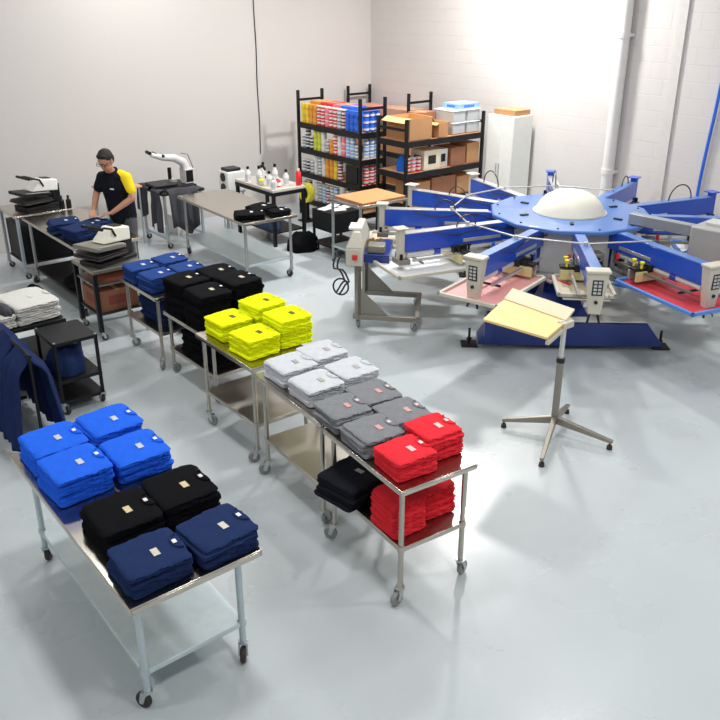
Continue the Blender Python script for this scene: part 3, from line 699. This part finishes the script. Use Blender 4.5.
# ------------------------------------------------------------------ swing arm machine on a stand, draped with grey garments
t = thing('machine_stand', 'wheeled stand by the left wall with grey garments draped over it', 'stand', (5.34,11.35,0))
MB().box(0,0,.84,.72,.85,.88).build('top_plate', dark_steel, t, .005)
for x in (.05,.67):
    for y in (.05,.80):
        MB().box(x-.018,y-.018,.10,x+.018,y+.018,.84).build('leg', galv_leg, t, .003); caster(t, x, y, .045)
for x in (.05, .67): MB().beam((x,.07,.16),(x,.78,.16),.03,.03).build('rail', galv_leg, t)
m_ = thing('swing_arm_machine', 'white machine with a curved raised arm and black knobs, on the draped stand', 'machine', (5.70,11.74,.88))
MB().box(-.30,-.22,0,.32,.22,.04).build('base', black_steel, m_, .008)
MB().box(-.36,-.20,.05,.02,.20,.085).build('work_plate', dark_steel, m_, .008)
b = MB(); b.tube([(.26,0,.02),(.28,0,.20),(.22,0,.36),(.08,0,.44),(-.12,0,.47),(-.30,0,.53)], [.085,.08,.07,.06,.05,.035], 14); b.build('curved_arm', mat('machine_white','#d6d7d8',.35), m_)
MB().box(.20,-.10,.0,.36,.10,.26).box(.365,-.05,.04,.372,.05,.22).build('column', mat('machine_white','#d6d7d8',.35), m_, .02)
MB().box(.21,-.106,.06,.33,-.101,.24).build('keypad', black_plastic, m_)
for i in range(4): MB().cyl((-.34+.11*i,-.05+.03*(i%2),.56-.035*i),(-.34+.11*i,.06+.03*(i%2),.57-.035*i),.026,n=12).build('thread_knob', black_plastic, m_)
MB().cyl((-.02,0,.09),(-.02,0,.30),.03,n=14).build('press_rod', black_plastic, m_)
MB().lathe([(.05,.06),(.07,.08),(.07,.12),(.02,.14)], c=(.02,0,0), n=18).build('press_foot', alu, m_)
MB().tube([(.2,0,.52-.02),(.34,.05,.46),(.42,.06,.25),(.40,.05,.02)], .006, 6).build('cable', hosem, m_)
def drape(name, label, m, x, y, z, w, drop, back, seed, face='x'):
    b = MB(); NU, NV = 22, 20; L = drop+back
    for i in range(NU+1):
        s = L*i/NU
        for j in range(NV+1):
            v = -1+2*j/NV; d = max(0, s-back)
            fold = (.028*math.sin(v*6+seed)+.015*math.sin(v*11+seed*2))*min(1, d*4)
            out = .02+fold+.03*d
            px = (back-s) if s < back else -out
            pz = .012+.006*math.sin(v*4+s*9) if s < back else .006-d*(1+.12*math.sin(v*3+seed))
            py = v*w/2*(1-.12*min(1,d))
            b.v.append((px, py, pz))
    for i in range(NU):
        for j in range(NV):
            q = i*(NV+1)+j; b.f.append((q, q+1, q+NV+2, q+NV+1))
    o = b.build(name, m, None, loc=(x, y, z)); o.rotation_euler.z = 0 if face == 'x' else PI/2
    sd = o.modifiers.new('thick', 'SOLIDIFY'); sd.thickness = .008; sd.offset = 1
    return tag(o, label, 'garment')
drape('grey_garment', 'charcoal garment hanging over the left side of the machine stand', charcoal_cloth, 5.34, 11.98, .90, .36, .44, .0+.07, 1.2)
drape('grey_garment', 'long dark grey garment hanging over the near side of the machine stand', charcoal_cloth, 5.68, 11.35, .90, .50, .62, .10, 2.4, 'y')
drape('grey_garment', 'dark grey garment hanging over the left corner of the machine stand', charcoal_cloth, 5.34, 11.56, .90, .30, .58, .07, 4.4)
t = thing('side_table', 'small wood topped table by the left wall behind the man', 'table', (4.66,11.90,0))
MB().box(0,0,.90,.62,.50,.93).build('wooden_top', plywood if False else mat('beech_top','#d9ab7b',.5,0,.1,14), t, .005)
for x in (.04,.58):
    for y in (.04,.46): MB().cyl((x,y,0),(x,y,.90),.015,n=10).build('leg', galv_leg, t)
b = thing('blue_bottle', 'small bottle with a blue label on the wood topped table', 'bottle', (5.16,12.1,.93))
MB().lathe([(.03,0),(.033,.01),(.033,.11),(.02,.13)], n=14).build('body', blue_p, b); MB().lathe([(.022,.13),(.022,.16)], n=12).build('cap', white_p, b)
carton('white_box', 'low white box on the floor under the big bare table', 'box', white_p, 5.86,12.0,0,6.30,12.35,.30)

# ------------------------------------------------------------------ bench with bottles
t = thing('work_bench', 'black legged bench crowded with bottles in front of the left wall', 'table', (6.72,10.42,0))
MB().box(0,0,.86,.62,1.12,.90).build('benchtop', mat('bench_top','#c9c4ba',.5), t, .004)
MB().box(0,0,.80,.62,.03,.86).box(0,.03,.80,.03,1.12,.86).build('apron', black_steel, t, .003)
for x in (.03,.59):
    for y in (.03,1.09): MB().box(x-.025,y-.025,0,x+.025,y+.025,.80).build('leg', black_steel, t, .003)
MB().box(.03,.03,.20,.59,1.09,.22).build('undershelf', black_steel, t)
bt = [(6.80,11.25,.20,white_p,'tall white'),(6.84,10.98,.24,white_p,'tall white'),(6.98,11.12,.22,lightgrey,'grey'),(6.86,10.72,.20,white_p,'white'),(7.06,10.86,.26,white_p,'tall white'),
      (6.80,10.86,.12,yellow,'short yellow'),(6.94,10.60,.13,red,'short red'),(7.12,11.3,.22,black_plastic,'black capped'),(7.08,10.58,.22,white_p,'white'),(6.80,10.50,.16,white_p,'small white')]
WH = ['farthest left on the bottle bench','in the middle of the bottle bench','behind the others on the bottle bench','left of the red one on the bottle bench','at the back of the bottle bench',
      'at the front edge of the bottle bench','on the bottle bench','at the back left of the bottle bench','behind the red one on the bottle bench','at the near end of the bottle bench']
for (x, y, h, m, c), w_ in zip(bt, WH):
    h *= 1.18; b = thing('bottle', '%s bottle %s' % (c, w_), 'bottle', (x, y, .90), 0, 'bottles on the bench')
    MB().lathe([(.04,0),(.045,.01),(.045,h*.62),(.018,h*.78),(.016,h*.84)], n=16).build('body', m, b)
    MB().lathe([(.022,h*.84),(.022,h)], n=12).build('cap', black_plastic if h > .19 else white_p, b)
    MB().lathe([(.0456,h*.15),(.0456,h*.5)], n=16).build('label_band', mat('label_band','#cfd2d6',.6,0,.3,80) if m is not red else paper, b)
t = thing('white_unit', 'white boxy device with two round black openings by the left wall', 'machine', (6.86,11.86,0))
MB().box(-.17,-.15,.62,.17,.15,.98).build('casing', white_p, t, .02)
for z in (.71,.88): MB().cyl((-.17,.0,z),(-.185,.0,z),.07,n=20).build('round_opening', black_plastic, t)
MB().box(-.15,-.13,.98,.1,.1,1.03).build('top_tray', dark_steel, t, .01)
for x in (-.13,.13):
    for y in (-.11,.11): MB().cyl((x,y,0),(x,y,.62),.014,n=8).build('leg', galv_leg, t)
rumple('bag', 'blue and grey bundle of cloth on the floor under the bottle bench', 'bag', fabric('slate_cloth','#3c4a66'), (6.90,10.86,.22), .17, .26, .22, 5.)
rumple('bag', 'black bag on the floor at the near end of the bottle bench', 'bag', FAB['black'], (7.02,10.08,0), .25, .22, .26, 7.)
b = thing('spray_can', 'red spray can at the near right corner of the bottle bench', 'spray can', (7.26,10.50,.90))
MB().lathe([(.04,0),(.045,.01),(.045,.20),(.03,.22),(.02,.23)], n=16).build('body', red, b); MB().lathe([(.02,.23),(.02,.26)], n=10).build('nozzle', white_p, b)
b = thing('tape_roll', 'large yellow roll of tape standing on a post before the ink rack', 'tape', (8.08,11.45,0))
MB().lathe([(.10,-.05),(.17,-.05),(.17,.05),(.10,.05),(.10,-.05)], n=28, T=Matrix.Translation((0,0,.50)) @ Matrix.Rotation(rad(90),4,'Y')).build('roll', yellow, b)
MB().box(-.03,-.03,.02,.03,.03,.35).box(-.12,-.12,0,.12,.12,.02).build('stand_post', black_steel, b)

# ------------------------------------------------------------------ small black cart, wood topped table
t = thing('drawer_cart', 'small black cart with papers on top in front of the ink rack', 'cart', (7.12,9.40,0))
MB().box(0,0,.36,.56,.56,.66).build('drawer_body', black_steel, t, .006)
MB().box(-.006,.03,.40,-.001,.53,.62).build('drawer_front', black_plastic, t, .002)
MB().box(0,0,.12,.56,.56,.15).build('bottom_shelf', black_steel, t, .004)
for x in (.02,.54):
    for y in (.02,.54): MB().box(x-.016,y-.016,.10,x+.016,y+.016,.36).build('post', black_steel, t); caster(t, x, y, .04)
for i, (dx, dy, a, w_) in enumerate(((.12,.38,12,'farthest left'),(.24,.20,-20,'nearest the front corner'),(.42,.28,8,'on the right'),(.32,.45,30,'at the back'))):
    o = MB().box(-.10,-.075,0,.10,.075,.006+.002*i).build('paper_sheet', paper, None, loc=(7.12+dx,9.40+dy,.661)); o.rotation_euler.z = rad(a)
    tag(o, 'white sheet of paper on the small black cart, %s' % w_, 'paper', 'papers on the black cart')
t = work_table('work_table', 'steel table with a wooden board on top, between black cart and press', (6.98,8.62), 0, .98, .74, .95, .25, .05, .05, steel_top, grey_leg, galv, wheel=False, rleg=.022)
tag(MB().box(0,0,0,.80,.64,.02).build('wooden_board', wood, None, .003, loc=(7.08,8.68,.952)), 'brown particle board lying on the steel table beside the press', 'board')

# ------------------------------------------------------------------ storage racks
def rack(name, label, x0, y0, x1, y1, H, levels, bays_x):
    t = thing(name, label, 'shelf', (x0, y0, 0)); W, L = x1-x0, y1-y0
    for x in (0, W-.045):
        for y in (0, L-.045):
            MB().box(x,y,0,x+.045,y+.045,H).build('post', black_steel, t, .003)
    for z in levels:
        for (a, b) in (((.046,.004),(W-.046,.036)),((.046,L-.036),(W-.046,L-.004))):
            MB().box(a[0],a[1],z-.09,b[0],b[1],z).build('beam', black_steel, t, .003)
        for (a, b) in (((.004,.046),(.036,L-.046)),((W-.036,.046),(W-.004,L-.046))):
            MB().box(a[0],a[1],z-.09,b[0],b[1],z).build('beam', black_steel, t, .003)
        MB().box(.037,.037,z-.025,W-.037,L-.037,z-.002).build('shelf_board', wood, t)
    for x, y, xx, yy in ((0,0,0,L),(W,0,W,L)) if bays_x else ((0,0,W,0),(0,L,W,L)):
        sx = -.02 if x else .02; sy = 0
        if bays_x: MB().beam((x+sx,.046,H-.16),(xx+sx,L-.046,H-.16),.02,.04).build('end_brace', black_steel, t)
        else: MB().beam((.046,(y-.02) if y else .02,H-.16),(W-.046,(y-.02) if y else .02,H-.16),.02,.04).build('end_brace', black_steel, t)
    return t
rack('storage_rack', 'black steel rack full of stacked ink jars near the left wall', 8.3, 10.25, 8.86, 12.0, 2.15, [.30,.77,1.19,1.62], False)
rack('storage_rack', 'black steel rack of cardboard boxes and bins beside the white cabinet', 8.3, 9.15, 10.0, 9.85, 1.95, [.22,.68,1.14,1.62], True)
rack('storage_rack', 'black steel rack standing behind the others in the room corner', 9.92, 10.9, 10.5, 12.66, 2.07, [.40,1.0,1.62], False)
INK = {'yellow':'#e9c93c','orange':'#e39a3a','red':'#d9323c','pink':'#ee7f8e','blue':'#2b66d6','skyblue':'#79aee6','white':'#dcdcd8','green':'#c9cf4a','black':'#22252c','grey':'#8d94a0','maroon':'#8a2a34'}
JM = {}
def jar_proto(c):
    if c in JM: return JM[c]
    a = MB().lathe([(.044,0),(.048,.006),(.048,.085),(.044,.092)], n=14).mesh('jar', mat('ink_'+c, INK[c], .4, 0, .08))
    l = MB().lathe([(.050,.092),(.050,.104),(.046,.108)], n=14).mesh('lid', mat('ink_lid_'+('w' if c in ('red','grey','pink','black','maroon','skyblue') else c), '#e4e0dc' if c in ('red','grey','pink','black','maroon','skyblue') else INK[c], .4))
    b = MB().lathe([(.0486,.03),(.0486,.062)], n=14).mesh('label_band', mat('ink_label','#d9dcdd', .6, 0, .25, 90))
    JM[c] = (a, l, b); return JM[c]
def jar(c, x, y, z, where, band=True):
    a, l, b = jar_proto(c)
    o = place_mesh('ink_jar', a, (x, y, z), rnd.uniform(0, 6)); tag(o, '%s ink jar in a column of %s jars, %s' % (c, c, where), 'jar', '%s ink jars, %s' % (c, where))
    place_mesh('lid', l, (0,0,0), 0, o)
    if band: place_mesh('label_band', b, (0,0,0), 0, o)
rows = [(1.62, 'top shelf of the ink rack', ['yellow','yellow','orange','orange','red','red','pink','red','red','grey','maroon','blue','blue','blue'], [3,3,3,3,3,3,3,3,3,3,3,3,3,3]),
        (1.19, 'second shelf of the ink rack', ['grey','black','black','green','green','white','grey','orange','red','white','pink','skyblue','skyblue','grey'], [2,3,2,3,3,3,2,2,3,3,3,3,3,2]),
        (.77, 'third shelf of the ink rack', ['grey','black','grey','white','grey','white','orange','orange','yellow','maroon'], [2,2,2,3,3,3,3,3,3,3]),
        (.30, 'bottom shelf of the ink rack', ['grey','black','grey','white','grey','skyblue','maroon','grey','skyblue','white','grey','red'], [3,3,2,3,3,3,3,3,3,2,3,3])]
for z, w_, cols, ns in rows:
    for i, (c, n) in enumerate(zip(cols, ns)):
        for k in range(n): jar(c, 8.37, 11.87-.113*i+rnd.uniform(-.004,.004), z+.109*k, w_, c not in ('yellow','orange','blue','pink','green'))
for q, (z, w_, c, n) in enumerate(((1.62,'top shelf of the ink rack','blue',3),(1.19,'second shelf of the ink rack','skyblue',3),(.77,'third shelf of the ink rack','red',4))):
    for r in range(3):
        for k in range(n): jar(c, 8.49+.115*r, 10.33, z+.109*k, w_+' end')
carton('black_case', 'flat black case with a white dot on the third shelf of the ink rack', 'case', black_plastic, 8.33,10.36,.77,8.42,10.66,1.06, mark=None)
for i, (c, x, y) in enumerate((('pink',8.55,11.0),('red',8.55,11.35),('orange',8.55,11.65),('blue',8.52,10.75))):
    o = carton('ink_carton', 'low %s carton behind the jars on the top shelf of the ink rack' % c, 'box', mat('ink_'+c, INK[c]), x-.10,y-.13,1.62,x+.22,y+.15,1.98)
# rack of boxes
carton('cardboard_box', 'large open brown box at the left end of the box rack top', 'box', cardboard, 8.40,9.19,1.625,8.86,9.72,1.95, open_=True)
carton('cardboard_box', 'smaller open brown box in the middle of the box rack top', 'box', cardboard, 8.98,9.20,1.625,9.22,9.55,1.84, open_=True, rz=8)
carton('cardboard_box', 'flat brown box behind the open boxes on the box rack', 'box', cardboard2, 8.92,9.60,1.625,9.32,9.83,1.95)
binm = mat('translucent_bin', '#dfe4e8', .25, 0, .03, trans=.35)
for i, (x, z, w_) in enumerate(((9.34,1.625,'lower'),(9.66,1.625,'right'),(9.34,1.81,'upper'),(9.66,1.81,'upper right'))):
    t = thing('plastic_bin', 'translucent white bin on the box rack top, the %s one' % w_, 'bin', (x, 9.22, z))
    MB().box(0,0,0,.28,.42,.165).build('bin_body', binm, t, .015); MB().box(-.01,-.01,.165,.29,.43,.182).build('lid', white_p, t, .004)
carton('blue_box', 'blue and white box on top of the bins at the right of the rack', 'box', mat('blue_white_box','#8fb4dc',.5,0,.35,14), 9.50,9.26,1.995,9.96,9.62,2.07, mark=blue_p)
z = 1.145
carton('cardboard_box', 'brown box at the right end of the middle shelf of box rack', 'box', cardboard2, 9.30,9.19,z,9.62,9.6,1.42)
carton('cardboard_box', 'narrow brown box beside the post on the middle shelf of box rack', 'box', cardboard, 9.66,9.19,z,9.93,9.6,1.46)
carton('cream_carton', 'cream carton with dark openings on the middle shelf of the box rack', 'box', mat('cream_carton','#e6dcc2',.6), 8.72,9.19,z,9.05,9.5,1.44, mark=dark_steel)
carton('cream_carton', 'white carton with a black window on the middle shelf of the box rack', 'box', white_p, 9.08,9.24,z,9.27,9.5,1.42, mark=black_plastic)
for i, c in enumerate(('red','pink','red')):
    for k in range(2): jar(c, 8.42+.11*i, 9.25, z+.109*k, 'middle shelf of the box rack')
rumple('cloth', 'blue cloth lying by the middle shelf left post of the box rack', 'cloth', fabric('blue_rag','#2763c8'), (8.5,9.42,z), .11, .12, .22, 6.)
z = .685
carton('cardboard_box', 'left brown box on the low shelf of the box rack', 'box', cardboard, 8.50,9.19,z,8.86,9.6,.97)
carton('cardboard_box', 'wide brown box on the low shelf of the box rack', 'box', cardboard2, 8.90,9.19,z,9.42,9.6,1.0)
carton('cardboard_box', 'right brown box on the low shelf of the box rack', 'box', cardboard, 9.46,9.19,z,9.90,9.6,.95)
carton('cardboard_box', 'brown box near the bottom left of the box rack', 'box', cardboard, 8.40,9.19,.225,8.9,9.7,.52)
carton('cardboard_box', 'brown box near the bottom right of the box rack', 'box', cardboard2, 9.1,9.19,.225,9.8,9.7,.5)
carton('pink_carton', 'flat pinkish carton on top of the corner rack, farther one', 'box', mat('pink_carton','#d98f8a',.7), 9.97,11.8,1.625,10.42,12.5,1.74)
carton('pink_carton', 'flat pinkish carton on top of the corner rack, nearer one', 'box', mat('pink_carton2','#c9a08a',.7), 9.97,11.0,1.625,10.42,11.7,1.76)
for y0, y1, l in ((11.0,11.7,'nearer'),(11.8,12.5,'farther')): carton('cardboard_box', 'brown box on the middle shelf of the corner rack, %s one' % l, 'box', cardboard, 9.97,y0,1.005,10.42,y1,1.35)
# white cabinet
t = thing('cabinet', 'tall white cabinet between the box rack and the press', 'cabinet', (10.05,8.60,0))
MB().box(.02,0,.05,.46,.54,1.90).box(.04,.02,0,.44,.52,.05).build('carcass', mat('cabinet_white','#eceee9',.45), t, .004)
for y0, y1 in ((.004,.267),(.273,.536)):
    d = MB().box(0,y0,.07,.019,y1,1.89).build('door', mat('cabinet_white','#eceee9',.45), t, .003)
    MB().box(-.015,.235 if y0 < .1 else .29,.95,0,.25 if y0 < .1 else .305,1.15).build('handle', alu, d)
carton('cardboard_box', 'flat brown box on top of the white cabinet', 'box', cardboard, 10.12,8.64,1.905,10.48,9.08,1.98)

# ------------------------------------------------------------------ the man
P0 = (4.25,10.30,0); PA = rad(210)
man = thing('person', 'dark haired man in a black and yellow polo shirt and glasses, folding navy shirts', 'person', P0, PA)
def blob(mb, name, m, parent, vox, sm=4):
    me = mb.mesh('tmp', None); o = bpy.data.objects.new('tmp', me); C.objects.link(o)
    r = o.modifiers.new('r', 'REMESH'); r.mode = 'VOXEL'; r.voxel_size = vox; r.use_smooth_shade = True
    s = o.modifiers.new('s', 'SMOOTH'); s.factor = .5; s.iterations = sm
    dg = bpy.context.evaluated_depsgraph_get(); dg.update()
    nm = bpy.data.meshes.new_from_object(o.evaluated_get(dg)); bpy.data.objects.remove(o, do_unlink=True)
    nm.name = name; nm.materials.clear(); nm.materials.append(m)
    for p in nm.polygons: p.use_smooth = True
    n = bpy.data.objects.new(name, nm); C.objects.link(n); n.parent = parent; return n
HT = Matrix.Translation((.215,0,1.70)) @ Matrix.Rotation(rad(28), 4, 'Y') @ Matrix.Scale(1.12, 4)      # head looks down
def limb(b, pts, rs):
    b.tube(pts, rs, 14)
    for p, r in zip(pts, rs): b.ball(p, r*.99)
b = MB()
limb(b, [(0,0,.98),(.03,0,1.15),(.07,0,1.35),(.10,0,1.46)], [.125,.12,.13,.10])
limb(b, [(.11,0,1.46),(.16,0,1.58),(.18,0,1.63)], [.075,.058,.056])
b.ball(HT @ Vector((0,0,.02)), (0.1030,0.0851,0.1176), Matrix.Rotation(rad(28),4,'Y'))
b.ball(HT @ Vector((.03,0,-.055)), (0.0694,0.0616,0.0694), Matrix.Rotation(rad(28),4,'Y'))
b.ball(HT @ Vector((.095,0,-.012)), (0.0224,0.0146,0.0269), Matrix.Rotation(rad(28),4,'Y'))
b.ball(HT @ Vector((.083,0,-.055)), (0.0134,0.0269,0.0078), Matrix.Rotation(rad(28),4,'Y'))
for s in (-1, 1):
    b.ball(HT @ Vector((-.005,s*.077,-.005)), (0.0190,0.0112,0.0336)); b.ball(HT @ Vector((.082,s*.028,.02)), (0.0112,0.0190,0.0090))
hands = {-1: (Vector((.385,-.175,1.015)), Vector((.14,-.275,1.235))), 1: (Vector((.365,.035,1.015)), Vector((.13,.285,1.225)))}
for s, (hp, el) in hands.items():
    sh = Vector((.10, s*.185, 1.46)); d = (hp-el).normalized(); wr = hp-d*.075
    limb(b, [sh, sh.lerp(el,.5), el], [.062,.054,.045]); limb(b, [el, el.lerp(wr,.35), wr], [.044,.043,.028])
    fd = Vector((d.x, d.y-s*.05, -.12)).normalized(); sd = fd.cross(Vector((0,0,1))).normalized()
    palm = MB(); c = wr+fd*.05
    for q in range(4):
        o_ = sd*(-.030+.020*q); L = (.070,.082,.078,.060)[q if s > 0 else 3-q]
        k0 = wr+fd*.02+o_*.7; k1 = wr+fd*.09+o_; k2 = k1+(fd+Vector((0,0,-.35))).normalized()*L*.55; k3 = k2+(fd+Vector((0,0,-1.0))).normalized()*L*.45
        limb(b, [k0, k1, k2, k3], [.014,.0115,.0095,.008])
    tb = sd*(.03 if s > 0 else -.03)
    tb = -tb if False else tb
    limb(b, [wr+fd*.02+tb*.6, wr+fd*.055+tb*1.6+Vector((0,0,-.01)), wr+fd*.085+tb*1.75+Vector((0,0,-.025))], [.015,.011,.009])
for s in (-1, 1):
    limb(b, [(0,s*.09,.95),(.01,s*.10,.52),(-.01,s*.11,.10)], [.085,.058,.042]); limb(b, [(-.02,s*.11,.06),(.13,s*.125,.04)], [.04,.032])
blob(b, 'body', skin, man, .0065, 3)
b = MB()
limb(b, [(-.005,0,.94),(.01,0,1.08),(.045,0,1.24),(.085,0,1.38),(.105,0,1.45)], [.165,.155,.155,.15,.11])
for s in (-1, 1):
    sh = Vector((.10, s*.175, 1.455)); el = hands[s][1]; limb(b, [Vector((.10,s*.05,1.47)), sh, sh.lerp(el,.62)], [.095,.082,.070])
    limb(b, [(-.01,s*.07,.93),(.03,s*.09,1.2),(.09,s*.09,1.38)], [.125,.12,.115])
b.tube([(.135+.075*math.cos(t), .072*math.sin(t), 1.555-.03*math.cos(t)) for t in [2*PI*i/16 for i in range(17)]], .017, 8)
blob(b, 'polo_shirt', fabric('polo_black','#1c1f27'), man, .009, 5)
b = MB()
for s in (1,):
    sh = Vector((.10, s*.18, 1.46)); el = hands[s][1]; limb(b, [Vector((.085,s*.10,1.495)), sh+Vector((-.004,.004,.006)), sh.lerp(el,.60)+Vector((-.004,.006,0))], [.078,.086,.0745])
blob(b, 'yellow_shoulder_panel', fabric('polo_yellow','#f4d82e',.05), man, .009, 4)['label'] = 'yellow shoulder and sleeve panel'
q = HT
MB().box(.236,.03,1.335,.240,.09,1.352).build('chest_logo', paper, man)
b = MB()
for s in (-1, 1): limb(b, [(0,s*.075,.98),(.0,s*.10,.80),(.012,s*.105,.50),(-.01,s*.115,.10)], [.115,.10,.075,.062])
b.ball((0,0,.98),(.135,.165,.10))
blob(b, 'trousers', fabric('trousers_grey','#5a5c60'), man, .010, 5)
for s in (-1, 1):
    b = MB(); limb(b, [(-.03,s*.115,.055),(.06,s*.122,.05),(.15,s*.13,.042)], [.052,.048,.042]); b.box(-.085,s*.125-.045,0,.20,s*.125+.045,.028); blob(b, 'shoe', black_plastic, man, .008, 3)
b = MB()
b.ball(HT @ Vector((-.018,0,.045)), (0.1098,0.0941,0.1064), Matrix.Rotation(rad(14),4,'Y')); b.ball(HT @ Vector((-.045,0,.0)), (0.0739,0.0896,0.0896))
b.ball(HT @ Vector((.035,0,.085)), (0.0504,0.0739,0.0392))
hr = blob(b, 'hair', hairm, man, .008, 3)
g = MB()
for s in (-1, 1):
    g.tube([HT @ Vector((.103, s*.034+.026*math.cos(t), .012+.019*math.sin(t))) for t in [2*PI*i/14 for i in range(15)]], .0032, 6)
    g.tube([HT @ Vector((.103,s*.06,.016)), HT @ Vector((.05,s*.080,.018)), HT @ Vector((-.01,s*.082,.014))], .003, 6)
g.tube([HT @ Vector((.104,-.01,.016)), HT @ Vector((.104,.01,.016))], .003, 6)
g.build('glasses', black_plastic, man)
for s in (-1, 1): MB().ball(HT @ Vector((.082, s*.03, .010)), (0.0101,0.0134,0.0090)).build('eye', mat('eye_dark','#2a1d18',.3), man)
# ------------------------------------------------------------------ light and camera
def area(name, x, y, z, sx, sy, e, col=(1,.985,.96)):
    l = bpy.data.lights.new(name, 'AREA'); l.shape = 'RECTANGLE'; l.size = sx; l.size_y = sy; l.energy = e; l.color = col
    o = bpy.data.objects.new(name, l); C.objects.link(o); o.location = (x, y, z)
for x, es in ((-1.6, (28,28,30)), (2.6, (60,50,42)), (6.8, (70,38,62))):
    for y, e in zip((.3, 4.3, 8.3), es):
        area('bay_light', x, y, ZC-.12, .6, .6, e)
area('bay_light', 9.3, 8.5, 5.1, .4, .4, 200)
area('bay_light', 5.6, 11.2, ZC-.12, .6, .6, 70)
w = bpy.data.worlds.new('World'); bpy.context.scene.world = w; w.use_nodes = True
w.node_tree.nodes['Background'].inputs[0].default_value = (.8,.86,.92,1); w.node_tree.nodes['Background'].inputs[1].default_value = .3
cd = bpy.data.cameras.new('camera'); cam = bpy.data.objects.new('camera', cd); C.objects.link(cam)
cam.location = (0,0,3.65); cam.rotation_euler = (rad(90-23.05), 0, rad(-39))
cd.sensor_width = 36; cd.lens = 36*812.4/720; cd.shift_y = -19/720; cd.clip_start = .05
sc = bpy.context.scene; sc.camera = cam
vs = sc.view_settings; vs.view_transform = 'Standard'; vs.look = 'None'; vs.gamma = 1; vs.use_curve_mapping = False; vs.exposure = .4
